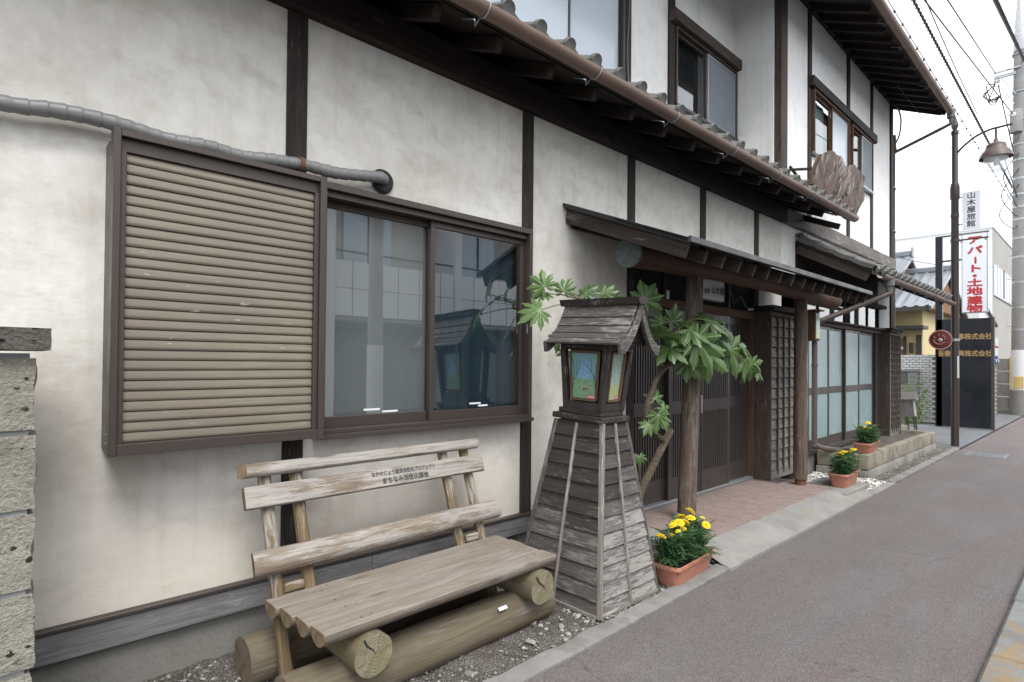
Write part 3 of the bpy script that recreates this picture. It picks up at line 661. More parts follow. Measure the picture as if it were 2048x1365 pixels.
# upper posts
def post2(xc, z0, z1, w, y, mat='post', yb=None): return box('post', xc - w / 2, xc + w / 2, y, yb or y + 0.16, z0, z1, mat, inn, 0.004)
box('post', 7.86, 8.07, 3.10, 3.30, 3.702, 6.9, 'smooth', inn, 0.008)
for xc in (9.003, 10.795, 12.147): post2(xc, 3.702, 6.86, 0.13, 3.13)
post2(13.50, 0.2, 3.483, 0.16, 3.12); post2(13.50, 3.702, 6.86, 0.16, 3.12)
post2(5.20, 4.0, 6.9, 0.13, 3.72); post2(6.125, 4.0, 6.9, 0.13, 3.72); post2(2.40, 4.0, 6.9, 0.13, 3.72)
box('head_beam', 7.8, 13.62, 3.09, 3.28, 6.86, 7.02, 'eave', inn, 0.005)

# ---- lower sliding window with frame, sashes and panes
win = box('window', 1.37, 3.05, 3.045, 3.235, 2.505, 2.545, 'bronze', inn, 0.003)
W_ = lambda *a, m='bronze', bev=.002: box(a[0], *a[1:], m, win, bev)
W_('frame', 1.37, 1.40, 3.047, 3.235, 1.10, 2.504); W_('frame', 3.018, 3.05, 3.047, 3.235, 1.10, 2.504)
W_('sill', 1.372, 3.048, 3.02, 3.235, 1.085, 1.112); W_('sill', 1.40, 3.018, 3.05, 3.235, 1.1125, 1.135); W_('head_track', 1.40, 3.018, 3.075, 3.235, 2.468, 2.504)
def sash(x0, x1, y, z0, z1, st=0.035, bt=0.062):
    W_('sash_rail', x0, x1, y, y + .03, z1 - .04, z1); W_('sash_rail', x0, x1, y, y + .03, z0, z0 + bt)
    W_('sash_stile', x0, x0 + st, y + .0005, y + .0295, z0 + bt, z1 - .04); W_('sash_stile', x1 - st, x1, y + .0005, y + .0295, z0 + bt, z1 - .04)
    W_('pane', x0 + st - .004, x1 - st + .004, y + .012, y + .018, z0 + bt - .004, z1 - .036, m='glass', bev=0)
sash(1.40, 2.20, 3.15, 1.135, 2.468); sash(2.155, 3.018, 3.11, 1.135, 2.468)
for (x, y, z, L) in ((1.70, 3.16, 1.222, .11), (1.83, 3.16, 1.205, .11), (2.50, 3.12, 1.228, .10), (2.58, 3.12, 1.21, .085)):
    box('label_strip', x, x + L, y - .003, y - .0005, z, z + .012, 'foil', win, 0)
W_('window_latch', 3.012, 3.016, 3.06, 3.075, 1.75, 1.82, m='steel_handle')
# curtains behind the panes
def curtain(x0, x1, y, z0, z1, mat, amp=0.012, per=0.09, par=None):
    n = max(8, int((x1 - x0) / per * 6)); vs, fs = [], []
    for i in range(n + 1):
        x = x0 + (x1 - x0) * i / n; yy = y + amp * math.sin(x / per * 6.283) + amp * .6 * math.sin(x / per * 2.9)
        vs += [(x, yy, z0), (x, yy, z1)]
    for i in range(n): fs.append((2 * i, 2 * i + 2, 2 * i + 3, 2 * i + 1))
    return pd('curtain', vs, fs, mat, par or win, None, 180)
curtain(1.41, 2.22, 3.195, 1.14, 2.47, 'net', 0.003, 0.2); curtain(2.22, 3.01, 3.22, 1.14, 2.47, 'blind', 0.010, 0.13)
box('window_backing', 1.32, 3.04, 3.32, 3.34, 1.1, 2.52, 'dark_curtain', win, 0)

# ---- storm shutter box with slats
sb = box('shutter_box', 0.386, 1.33, 2.95, 3.148, 1.125, 2.50, 'bronze_grey', inn, 0.002)
S_ = lambda *a, m='bronze', bev=.002: box(a[0], *a[1:], m, sb, bev)
S_('frame', 0.378, 0.405, 2.875, 2.949, 1.115, 2.512); S_('frame', 1.285, 1.318, 2.875, 2.949, 1.112, 2.508)
S_('frame', 0.4055, 1.2845, 2.878, 2.949, 2.478, 2.506); S_('frame', 0.4055, 1.2845, 2.878, 2.949, 1.118, 1.165)
S_('top_panel', 0.4055, 1.2845, 2.905, 2.948, 2.420, 2.4775)
S_('inner_rail', 0.4055, 0.428, 2.892, 2.948, 1.1655, 2.4195); S_('inner_rail', 1.262, 1.2845, 2.892, 2.948, 1.1655, 2.4195)
ns = 28; pz = (2.4195 - 1.1655) / ns
prof = []
for k in range(7):                       # each slat: bulging convex profile with a deep shadow joint
    t = k / 6; prof.append((0.012 + 0.010 * (1 - t) ** 0.7 * min(1, t * 6 + .45), pz * (0.035 + 0.94 * t)))
sv, sf = [], []
for x in (-0.4165, 0.4165):
    for (d, z) in prof: sv.append((x, -d, z))
    sv.append((x, 0.012, pz * .93)); sv.append((x, 0.012, pz * 0.06))
m_ = len(prof) + 2
for k in range(m_): sf.append((k, (k + 1) % m_, m_ + (k + 1) % m_, m_ + k))
sf += [tuple(range(m_)), tuple(range(m_, 2 * m_))]
slat0 = pd('shutter_slat', sv, sf, 'shutter', sb, Matrix.Translation((0.845, 2.932, 1.1655)), 50)
for k in range(1, ns): link('shutter_slat', slat0.data, None, sb, Matrix.Translation((0.845, 2.932 + random.uniform(-.001, .001), 1.1655 + k * pz)))
box('slat_backing', 0.43, 1.26, 2.942, 2.949, 1.166, 2.419, 'black_gap', sb, 0)
for (x, z) in ((.383, 2.48), (.383, 2.40), (.383, 1.16), (.383, 1.20)): rod('screw', (x + .003, 2.985, z), (x - .003, 2.985, z), .005, 'galv', sb, 8)

# ---- tiled pent roofs
def tile_mesh(w, eave):
    n = 14; vs, fs = [], []
    def prof(s):
        return -0.030 * math.sin(math.pi * s / 0.70) if s < 0.70 else 0.034 * math.sin(math.pi * (s - 0.70) / 0.30)
    L = 0.29; th = 0.017
    for j, y in enumerate((0.0, L)):
        for k in range(n + 1):
            s = k / n; vs.append((w * (s - 0.5) * 1.03, y, prof(s) + (0.012 if j == 0 else 0.0)))
        for k in range(n + 1):
            s = k / n; vs.append((w * (s - 0.5) * 1.03, y, prof(s) - th + (0.012 if j == 0 else 0.0)))
    q = n + 1
    for k in range(n):
        fs.append((k, k + 1, 2 * q + k + 1, 2 * q + k)); fs.append((q + k, 3 * q + k, 3 * q + k + 1, q + k + 1)); fs.append((k, q + k, q + k + 1, k + 1)); fs.append((2 * q + k, 2 * q + k + 1, 3 * q + k + 1, 3 * q + k))
    for k in (0, n): fs.append((k, 2 * q + k, 3 * q + k, q + k))
    if eave:
        b0 = len(vs)                                                   # hanging lip, arc-shaped lower edge
        for yy in (-0.018, 0.0):
            for k in range(11):
                s = 0.70 * k / 10; vs.append((w * (s - 0.5) * 1.03, yy, prof(s) + 0.013)); vs.append((w * (s - 0.5) * 1.03, yy, prof(s) - 0.030 - 0.016 * math.sin(math.pi * s / 0.70)))
        for k in range(10):
            a = b0 + 2 * k; c = a + 22
            fs += [(a, a + 2, a + 3, a + 1), (c, c + 1, c + 3, c + 2), (a, c, c + 2, a + 2), (a + 1, a + 3, c + 3, c + 1)]
        cx = w * (0.85 - 0.5) * 1.03; b1 = len(vs); sg = 16                # round end disc
        for (yy, rr, dz) in ((-0.030, 0.040, 0), (-0.030, 0.050, 0), (-0.022, 0.053, 0), (0.010, 0.050, 0)):
            for k in range(sg):
                a = 2 * math.pi * k / sg; vs.append((cx + rr * math.cos(a), yy + (0.004 if rr == 0.040 else 0), 0.004 + rr * math.sin(a)))
        for i in range(3):
            for k in range(sg):
                k2 = (k + 1) % sg; fs.append((b1 + i * sg + k, b1 + i * sg + k2, b1 + (i + 1) * sg + k2, b1 + (i + 1) * sg + k))
        fs.append(tuple(b1 + k for k in range(sg))); fs.append(tuple(b1 + 3 * sg + k for k in range(sg)))
    return vs, fs
tv, tf = tile_mesh(0.285, False); ev, ef = tile_mesh(0.285, True)
def tile_data(v, f, nm):
    me = bpy.data.meshes.new(nm); me.from_pydata(v, [], f); bm = bmesh.new(); bm.from_mesh(me); bmesh.ops.recalc_face_normals(bm, faces=bm.faces); bm.to_mesh(me); bm.free(); smooth(me, 40); me.materials.append(MT['tile']); return me
TILE, EAVE = tile_data(tv, tf, 'roof_tile'), tile_data(ev, ef, 'eave_tile')
def lay_tiles(roof, x0, ncol, y0, z0, slope, rows_of, step=0.235, pitch=0.285):
    ang = math.atan(slope); rot = Matrix.Rotation(ang, 4, 'X')
    for i in range(ncol):
        x = x0 + pitch * (i + 0.5)
        for r in range(rows_of(x)):
            d = r * step; y = y0 + d * math.cos(ang); z = z0 + d * math.sin(ang)
            M = Matrix.Translation((x, y, z + random.uniform(-.003, .003))) @ rot @ Matrix.Rotation(random.uniform(-.012, .012), 4, 'Z')
            link('eave_tile' if r == 0 else 'roof_tile', EAVE if r == 0 else TILE, None, roof, M)
def half_gutter(parent, x0, x1, y, z, r, brackets, mat='gutter'):
    sg = 12; vs, fs = [], []
    n = max(2, int((x1 - x0) / 0.4))
    for i in range(n + 1):
        x = x0 + (x1 - x0) * i / n; dz = 0.006 * mnoise.noise(Vector((x, 3, 1)))
        for rr in (r, r - 0.006):
            for k in range(sg + 1):
                a = math.pi + math.pi * k / sg; vs.append((x, y + rr * math.cos(a), z + rr * math.sin(a) + dz))
    q = 2 * (sg + 1)
    for i in range(n):
        for k in range(sg):
            fs.append((i * q + k, i * q + k + 1, (i + 1) * q + k + 1, (i + 1) * q + k)); fs.append((i * q + sg + 1 + k, (i + 1) * q + sg + 1 + k, (i + 1) * q + sg + 2 + k, i * q + sg + 2 + k))
        for k in (0, sg): fs.append((i * q + k, (i + 1) * q + k, (i + 1) * q + sg + 1 + k, i * q + sg + 1 + k))
    g = pd('gutter', vs, fs, mat, parent, None, 40)
    for xb in brackets:
        pts = [Vector((xb, y + (r + .004) * math.cos(a), z + (r + .004) * math.sin(a))) for a in [math.pi + math.pi * k / 10 for k in range(11)]]
        pts.append(Vector((xb, y + r + 0.02, z - 0.01))); 
        tube('gutter_bracket', pts, 0.0045, 'galv', parent, 6)
        tube('gutter_bracket', [Vector((xb, y + .045, z - .05)), Vector((xb, y + .085, z - .075)), Vector((xb, y + .085, z - .035)), Vector((xb, y + 0.2, z + 0.02))], 0.004, 'galv', parent, 6)
    return g
# long roof over the ground floor wall
y_e, z_e, sl = 2.55, 3.690, 0.45
roof_deck = lambda x0, x1, ya, yb, za: pd('pent_roof', [(x0, ya, za), (x1, ya, za), (x1, yb, za + (yb - ya) * sl), (x0, yb, za + (yb - ya) * sl), (x0, ya, za - .02), (x1, ya, za - .02), (x1, yb, za + (yb - ya) * sl - .02), (x0, yb, za + (yb - ya) * sl - .02)],
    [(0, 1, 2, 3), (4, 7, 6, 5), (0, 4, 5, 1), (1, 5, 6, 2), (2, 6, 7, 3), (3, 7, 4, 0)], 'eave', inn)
pent = roof_deck(-3.0, 8.62, 2.64, 3.76, 3.615)
lay_tiles(pent, -0.51, 33, y_e, z_e, sl, lambda x: 5 if x < 7.75 else 3)
xr = 1.888 - 8 * 0.4855
while xr < 8.55:
    if xr > -1.2: beam('rafter', (xr, 2.69, 3.515 + .045), (xr, 3.30, 3.515 + .045 + .61 * .45), 0.055, 0.09, 'eave', pent, 0.003)
    xr += 0.4855
box('eave_board', -3.0, 8.64, 2.60, 2.63, 3.60, 3.665, 'eave', pent, 0.003)
box('verge_board', 8.62, 8.66, 2.60, 3.15, 3.52, 3.60, 'eave', pent, 0.003, Matrix.Rotation(math.atan(sl), 4, 'X'))
half_gutter(pent, -0.6, 8.86, 2.495, 3.585, 0.056, [1.05, 2.08, 3.10, 4.12, 5.16, 6.2, 7.2, 8.2])
rod('gutter_end', (8.86, 2.495, 3.58), (8.862, 2.495, 3.58), .05, 'gutter', pent, 16)
# lower roof over the right hand shopfront
LX0, LX1 = 8.50, 13.42
pent2 = pd('lower_roof', [(LX0, 2.20, 2.775), (LX1, 2.20, 2.775), (LX1, 3.15, 3.30), (LX0, 3.15, 3.30), (LX0, 2.20, 2.755), (LX1, 2.20, 2.755), (LX1, 3.15, 3.28), (LX0, 3.15, 3.28)],
    [(0, 1, 2, 3), (4, 7, 6, 5), (0, 4, 5, 1), (1, 5, 6, 2), (2, 6, 7, 3), (3, 7, 4, 0)], 'eave', inn)
lay_tiles(pent2, 8.56, 17, 2.165, 2.835, 0.553, lambda x: 4)
beam('verge_board', (8.53, 2.24, 2.70), (8.53, 3.15, 3.20), 0.03, 0.12, 'smooth', pent2, 0.003)
beam('verge_board', (8.50, 2.20, 2.775), (8.50, 3.15, 3.30), 0.02, 0.05, 'eave', pent2, 0.003)
ang2 = math.atan(0.553)
for k in range(4):                                                     # curved grey verge tiles
    d = 0.0 + k * 0.262
    M = Matrix.Translation((8.53, 2.16 + d * math.cos(ang2), 2.835 + d * math.sin(ang2))) @ Matrix.Rotation(ang2, 4, 'X')
    vs, fs = [], []
    pr = [(-0.055, -0.055), (-0.062, 0.0), (-0.035, 0.035), (0.03, 0.042), (0.075, 0.03), (0.06, 0.022), (-0.02, 0.022), (-0.042, -0.01), (-0.042, -0.055)]
    for y in (0.0, 0.14, 0.275):
        for (a, c) in pr: vs.append((a, y, c + (0.010 if y == 0 else 0) - 0.006 * math.sin(y / .275 * 3.14)))
    for j in range(2):
        for i in range(9): fs.append((j * 9 + i, j * 9 + (i + 1) % 9, (j + 1) * 9 + (i + 1) % 9, (j + 1) * 9 + i))
    fs += [tuple(range(9)), tuple(range(18, 27))]
    pd('verge_tile', vs, fs, 'tile', pent2, M, 35)
lathe('ridge_mortar', [(0.0, 0.05), (0.05, 0.045), (0.075, 0.02), (0.085, -0.03), (0.07, -0.06)], (8.585, 3.06, 3.33), 'tile_mortar', pent2, 9, 20, Matrix.Diagonal((0.8, 1, 1, 1)))
box('ridge_tile', 8.50, 8.70, 3.05, 3.16, 3.385, 3.42, 'tile', pent2, 0.006)
for k in range(5): box('mortar_band', 8.70 + k * 0.98, 8.70 + k * 0.98 + .97, 3.09, 3.15, 3.36, 3.435 + random.uniform(-.012, .006), 'tile_mortar', pent2, 0.02)
for k in range(12):
    x = 8.62 + k * 0.435; beam('rafter', (x, 2.26, 2.735), (x, 3.15, 3.225), 0.05, 0.08, 'eave', pent2, 0.003)
box('eave_board', LX0, LX1 + .02, 2.19, 2.215, 2.735, 2.80, 'eave', pent2, 0.003)
half_gutter(pent2, 8.60, 13.40, 2.115, 2.725, 0.054, [9.3, 10.1, 10.9, 11.7, 12.5, 13.2])
# rain head and its slanted pipe
lathe('rain_head', [(0.035, -0.11), (0.04, -0.06), (0.062, -0.045), (0.072, 0.05), (0.078, 0.055), (0.070, 0.056)], (8.98, 2.115, 2.655), 'box_green', inn, 16, 35)
tube('downpipe', [(8.98, 2.115, 2.58), (8.98, 2.115, 2.53), (8.95, 2.155, 2.485), (8.55, 2.74, 2.18), (8.47, 2.86, 2.11), (8.45, 2.875, 2.04), (8.45, 2.875, 1.90)], 0.037, 'downpipe', inn, 12, 5)
tube('downpipe', [(8.45, 2.875, 2.0), (8.45, 2.875, 0.50), (8.45, 2.865, 0.43), (8.52, 2.80, 0.375), (8.78, 2.66, 0.335), (8.93, 2.60, 0.32)], 0.037, 'downpipe', inn, 12, 5)
for z in (1.52, 0.46): lathe('pipe_collar', [(0.039, -0.02), (0.043, -0.018), (0.043, 0.018), (0.039, 0.02)], (8.45, 2.875, z), 'downpipe', inn, 14)

# upper roof eave over the street
def upper_roof():
    sl_ = 0.478
    vs = [(-3.2, 2.30, 6.58), (13.78, 2.30, 6.58), (13.78, 7, 6.58 + 4.7 * sl_), (-3.2, 7, 6.58 + 4.7 * sl_)]
    vs += [(x, y, z - .03) for x, y, z in vs]
    r = pd('main_roof', vs, [(0, 1, 2, 3), (4, 7, 6, 5), (0, 4, 5, 1), (1, 5, 6, 2), (2, 6, 7, 3), (3, 7, 4, 0)], 'eave', inn)
    x = 7.9
    while x < 13.75:
        beam('rafter', (x, 2.345, 6.51), (x, 3.2, 6.51 + .855 * sl_), 0.055, 0.075, 'eave', r, 0.003); x += 0.3635
    box('eave_board', -3.2, 13.80, 2.28, 2.305, 6.53, 6.62, 'eave', r, 0.003)
    beam('verge_board', (13.79, 2.28, 6.545), (13.79, 7, 6.545 + 4.72 * sl_), 0.03, 0.13, 'eave', r, 0.003)
    half_gutter(r, 2.0, 13.86, 2.22, 6.545, 0.06, [9.5, 10.4, 11.3, 12.2, 13.1])
    x = 7.6; v, f = [], []
    while x < 13.7:                                                  # a row of eave tiles seen only as small bumps above the gutter
        M = Matrix.Translation((x + .14, 2.27, 6.64)) @ Matrix.Rotation(math.atan(sl_), 4, 'X'); link('eave_tile', EAVE, None, r, M); x += 0.285
    vs, fs = [], []; n = 75
    for i in range(n * 4 + 1):
        xx = -3.1 + i * 0.285 / 4
        if xx > 13.75: break
        z = 0.05 + 0.03 * math.sin(i * math.pi / 2); vs += [(xx, 2.5, 6.64 + .2 * sl_ + z), (xx, 7, 6.64 + 4.7 * sl_ + z)]
    for i in range(len(vs) // 2 - 1): fs.append((2 * i, 2 * i + 2, 2 * i + 3, 2 * i + 1))
    stuff(pd('roof_tiles', vs, fs, 'tile', r, None, 180))
    return r
mr = upper_roof()
lathe('rain_head', [(0.03, -0.16), (0.04, -0.10), (0.065, -0.08), (0.075, 0.06), (0.085, 0.07), (0.075, 0.072)], (13.84, 2.22, 6.50), 'box_green', inn, 16, 35)
tube('downpipe', [(13.84, 2.22, 6.38), (13.84, 2.22, 6.33), (13.82, 2.27, 6.28), (13.83, 3.05, 6.02), (13.82, 3.14, 5.98), (13.82, 3.17, 5.90), (13.82, 3.17, 0.2)], 0.032, 'downpipe', inn, 12, 5)
tube('downpipe', [(13.62, 3.06, 6.85), (13.70, 3.02, 6.6), (13.72, 3.05, 6.3), (13.69, 3.12, 6.1)], 0.016, 'downpipe', inn, 8, 5)
for z in (5.2, 4.3, 3.2): box('pipe_clamp', 13.58, 13.86, 3.13, 3.21, z, z + .03, 'downpipe', inn, 0.002)

# ---- upper windows
def up_window(x0, x1, z0, z1, y, panes, framemat='bronze', wood_frame=None):
    w = box('window', x0, x1, y - .02, y + .10, z1 - .03, z1, framemat, inn, 0.002)
    box('frame', x0, x1, y - .03, y + .10, z0, z0 + .035, 'galv' if wood_frame else framemat, w, 0.002)
    box('frame', x0, x0 + .03, y - .019, y + .10, z0 + .0355, z1 - .0305, framemat, w, 0.002); box('frame', x1 - .03, x1, y - .019, y + .10, z0 + .0355, z1 - .0305, framemat, w, 0.002)
    n = len(panes); dx = (x1 - x0 - .06) / n
    for i, (kind, behind) in enumerate(panes):
        a = x0 + .03 + i * dx; b_ = a + dx; yy = y + (.03 if i % 2 == 0 else .0)
        mm = 'galv' if kind == 'screen' else framemat; t = .022
        box('sash_stile', a - .004, a + t, yy, yy + .028, z0 + .036, z1 - .031, mm, w, 0.002); box('sash_stile', b_ - t, b_ + .004, yy, yy + .028, z0 + .036, z1 - .031, mm, w, 0.002)
        box('sash_rail', a + t, b_ - t, yy + .001, yy + .027, z0 + .037, z0 + .075, mm, w, 0.002); box('sash_rail', a + t, b_ - t, yy + .001, yy + .027, z1 - .062, z1 - .032, mm, w, 0.002)
        box('insect_screen' if kind == 'screen' else 'pane', a + t - .003, b_ - t + .003, yy + .011, yy + .016, z0 + .07, z1 - .058, 'screen' if kind == 'screen' else kind, w, 0)
        if behind: curtain(a, b_, yy + .10, z0 + .03, z1 - .03, behind, 0.006, 0.12, w)
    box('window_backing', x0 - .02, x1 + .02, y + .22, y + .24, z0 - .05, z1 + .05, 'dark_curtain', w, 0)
    return w
up_window(6.19, 7.83, 4.72, 5.72, 3.72, [('glass_thin', 'dark_curtain'), ('screen', 'dark_curtain')])
box('lintel', 6.06, 7.87, 3.64, 3.76, 5.725, 5.87, 'smooth', inn, 0.006)
up_window(2.46, 5.12, 4.35, 6.2, 3.72, [('frosted_pale', None), ('frosted_pale', None), ('frosted_pale', None)])
up_window(9.07, 10.72, 4.72, 5.70, 3.11, [('glass_thin', 'teal_curtain'), ('frosted_pale', None)], 'frame_wood', True)
up_window(10.87, 12.075, 4.72, 5.70, 3.11, [('glass_thin', 'dark_curtain'), ('screen', None)], 'frame_wood', True)
box('lintel', 8.94, 10.79, 3.06, 3.16, 5.705, 5.85, 'post', inn, 0.005); box('lintel', 10.80, 12.21, 3.06, 3.16, 5.705, 5.85, 'post', inn, 0.005)
tube('cable', [(5.17, 3.70, 6.5), (5.18, 3.69, 5.6), (5.16, 3.70, 5.0), (5.19, 3.69, 4.5)], 0.008, 'box_green', inn, 6, 6)

# ---- entrance: sliding lattice doors, transom, jambs
def door(x0, x1, y, z0, z1, handle_side):
    d = box('sliding_door', x0, x1, y, y + .035, z1 - .10, z1, 'door', inn, 0.003)
    D_ = lambda nm, *a, m='door', bev=.002: box(nm, *a, m, d, bev)
    st = 0.055
    D_('stile', x0, x0 + st, y + .0005, y + .0345, z0, z1 - .1003); D_('stile', x1 - st, x1, y + .0005, y + .0345, z0, z1 - .1003)
    D_('mid_rail', x0 + st, x1 - st, y + .001, y + .034, 1.00, 1.135); D_('bottom_panel', x0 + st, x1 - st, y + .004, y + .032, z0, 0.335)
    for (a, b_) in ((0.336, 0.999), (1.136, z1 - .1004)):
        D_('pane', x0 + st, x1 - st, y + .020, y + .026, a, b_, m='dark_pane', bev=0)
        n = 13; w = (x1 - x0 - 2 * st) / n
        for k in range(n):
            xx = x0 + st + (k + .5) * w
            D_('slat', xx - w * .27, xx + w * .27, y + .004, y + .0195, a, b_)
    hx = x1 - st / 2 if handle_side > 0 else x0 + st / 2
    D_('handle', hx - .009, hx + .009, y - .012, y + .0, 0.98, 1.18, m='steel_handle')
    return d
ZD0, ZD1 = 0.112, 2.10
door(4.53, 5.215, 3.20, ZD0, ZD1, 1); door(5.16, 5.84, 3.155, ZD0, ZD1, 1); door(5.80, 6.50, 3.155, ZD0, ZD1, -1); door(6.445, 7.12, 3.20, ZD0, ZD1, -1)
box('door_head', 4.525, 7.135, 3.13, 3.26, 2.102, 2.19, 'frame_wood', inn, 0.003)
box('transom_glass', 4.525, 7.135, 3.19, 3.20, 2.19, 2.66, 'black_gap', inn, 0)
for x in (5.1, 5.85, 6.5): box('transom_mullion', x - .02, x + .02, 3.16, 3.1895, 2.191, 2.659, 'door', inn, 0.002)
box('transom_head', 4.525, 7.135, 3.14, 3.26, 2.60, 2.66, 'post', inn, 0.003)
box('door_jamb', 7.121, 7.138, 3.145, 3.25, 0.09, 2.10, 'frame_wood', inn, 0.002)
# projecting wing panels clad with boards and battens
def wing(x0, x1, yf, z0, z1, cols, rows, cap):
    w = box('wing_panel', x0, x0 + .035, yf - .01, 3.15, z0, z1 + .06, 'smooth', inn, 0.004)
    box('backing', x0 + .036, x1, yf + .022, yf + .06, z0 + .02, z1, 'post', w, 0)
    dz = (z1 - z0 - .10) / rows; dx = (x1 - x0 - .04) / cols
    for r in range(rows):
        for c in range(cols):
            xa = x0 + .04 + c * dx
            box('cladding_board', xa + .001, xa + dx - .001, yf + .008, yf + .024, z0 + .10 + r * dz + .001, z0 + .10 + (r + 1) * dz - .010, 'lattice', w, 0.003, Matrix.Rotation(R(-7), 4, 'X'))
    for c in range(1, cols):
        xa = x0 + .04 + c * dx
        box('batten', xa - .014, xa + .014, yf - .016, yf + .006, z0 + .06, z1 - .002, 'lattice_dark', w, 0.003)
    box('base_rail', x0 + .036, x1, yf - .006, yf + .05, z0, z0 + .095, 'lattice', w, 0.003); box('top_rail', x0 + .036, x1, yf - .012, yf + .05, z1, z1 + .05, 'lattice_dark', w, 0.003)
    if cap:
        box('cap', x0 - .05, x1 + .10, yf - .07, 3.15, z1 + .10, z1 + .13, 'post', w, 0.004); box('cap_moulding', x0 - .02, x1 + .06, yf - .04, 3.15, z1 + .061, z1 + .099, 'post', w, 0.004)
        box('end_stile', x1, x1 + .05, yf - .012, yf + .05, z0, z1 + .05, 'lattice_dark', w, 0.003)
    return w
wing(7.14, 8.30, 2.945, 0.085, 2.14, 6, 15, False)
box('wing_top', 7.14, 8.34, 2.90, 3.15, 2.205, 2.27, 'post', inn, 0.004)
box('wall', 8.30, 8.42, 2.955, 3.15, 0.1, 2.2, 'plaster_up', inn, 0)
box('foundation', 8.0, 12.0, 2.962, 3.15, -0.05, 0.268, 'found', inn, 0)
wing(12.0, 12.72, 2.82, 0.24, 2.08, 5, 16, True)
# shopfront of frosted glass doors
shop = box('shopfront', 8.42, 12.0, 2.93, 3.10, 2.10, 2.16, 'smooth', inn, 0.005)
F_ = lambda nm, *a, m='bronze', bev=.003: box(nm, *a, m, shop, bev)
F_('sill', 8.42, 12.0, 2.92, 3.10, 0.27, 0.335); F_('ledge', 8.42, 12.05, 2.87, 3.10, 2.165, 2.19, m='lattice_dark')
xs = [8.44, 9.30, 10.05, 10.77, 11.68]
for i in range(4):
    a, b_ = xs[i], xs[i + 1]; yy = 2.96 + (0.035 if i % 2 else 0.0)
    F_('sash_stile', a, a + .045, yy, yy + .03, .336, 2.098); F_('sash_stile', b_ - .03, b_ + .012, yy, yy + .03, .336, 2.098)
    F_('sash_rail', a + .045, b_ - .03, yy + .001, yy + .029, .336, .46); F_('sash_rail', a + .045, b_ - .03, yy + .001, yy + .029, 1.10, 1.20); F_('sash_rail', a + .045, b_ - .03, yy + .001, yy + .029, 2.06, 2.098)
    F_('pane', a + .04, b_ - .025, yy + .012, yy + .018, .45, 1.11, m='frosted', bev=0); F_('pane', a + .04, b_ - .025, yy + .012, yy + .018, 1.19, 2.065, m='frosted', bev=0)
F_('jamb', 11.70, 11.995, 2.96, 3.10, .336, 2.098, m='post')
F_('room_back', 8.42, 11.99, 3.12, 3.14, .3, 2.6, m='black_gap', bev=0)
for i in range(3):                                                       # transom lights above
    a = 8.46 + i * 1.22
    F_('transom_frame', a, a + .05, 3.02, 3.10, 2.191, 2.60, m='lattice'); F_('transom_frame', a + .05, a + 1.165, 3.03, 3.10, 2.56, 2.60, m='post'); F_('transom_frame', a + .05, a + 1.165, 3.025, 3.10, 2.191, 2.225, m='post')
    F_('transom_frame', a + .60, a + .63, 3.03, 3.06, 2.2255, 2.559, m='post')
    F_('transom_pane', a + .045, a + 1.17, 3.05, 3.056, 2.22, 2.565, m='glass', bev=0)
F_('transom_frame', 12.12, 12.17, 3.02, 3.10, 2.22, 2.60, m='post')
F_('head', 8.42, 12.6, 3.0, 3.16, 2.60, 2.66, m='post')

# ---- porch canopy on a log beam and two log posts
can = pd('porch_canopy', [(3.50, 2.0, 2.395), (7.66, 2.0, 2.395), (7.66, 3.15, 2.862), (3.50, 3.15, 2.862), (3.50, 2.0, 2.365), (7.66, 2.0, 2.365), (7.66, 3.15, 2.832), (3.50, 3.15, 2.832)],
    [(0, 1, 2, 3), (4, 7, 6, 5), (0, 4, 5, 1), (1, 5, 6, 2), (2, 6, 7, 3), (3, 7, 4, 0)], 'canopy_metal', inn)
beam('verge_board', (3.55, 2.03, 2.315), (3.55, 3.15, 2.762), 0.03, 0.115, 'canopy_wood', can, 0.003)
beam('verge_board', (7.61, 2.03, 2.315), (7.61, 3.15, 2.762), 0.03, 0.105, 'canopy_wood', can, 0.003)
beam('edge_strip', (3.515, 1.99, 2.375), (3.515, 3.15, 2.846), 0.03, 0.035, 'canopy_metal', can, 0.002)
box('edge_strip', 3.50, 7.68, 1.975, 2.0, 2.362, 2.405, 'canopy_metal', can, 0.003)
for k in range(14):
    x = 3.84 + k * 0.2715
    beam('rafter', (x, 2.05, 2.305), (x, 3.15, 2.752), 0.035, 0.10, 'canopy_wood', can, 0.003)
box('ledger', 3.6, 7.6, 3.11, 3.15, 2.66, 2.76, 'canopy_wood', can, 0.003)
def bent_log(name, pts, r, mat, parent, endmat):
    p = crom(pts, 6); v, f = tube_data(p, [r * (1 + .03 * math.sin(i * .9)) for i in range(len(p))], 24); o = pd(name, v, f, mat, parent, None, 60)
    return o
bl = bent_log('porch_beam', [(3.76, 2.66, 2.415), (4.4, 2.66, 2.425), (5.2, 2.66, 2.445), (6.2, 2.64, 2.445), (7.2, 2.62, 2.42), (8.30, 2.60, 2.385)], 0.108, 'logdark', inn, None)
rod('beam_cap', (3.735, 2.66, 2.413), (3.765, 2.66, 2.4155), .119, 'verdigris', bl, 32, endmat='verdigris')
rod('beam_cap', (8.29, 2.60, 2.385), (8.31, 2.60, 2.384), .110, 'galv', bl, 28)
rod('porch_post', (4.74, 2.71, 0.086), (4.80, 2.67, 2.36), .084, 'log', inn, 20, .078, .05, 26, 3)
p2 = rod('porch_post', (7.18, 2.60, 0.16), (7.22, 2.615, 2.34), .080, 'log', inn, 20, .072, .06, 26, 8)
rod('post_foot', (7.18, 2.60, 0.075), (7.18, 2.60, 0.1605), .062, 'rust', p2, 20)

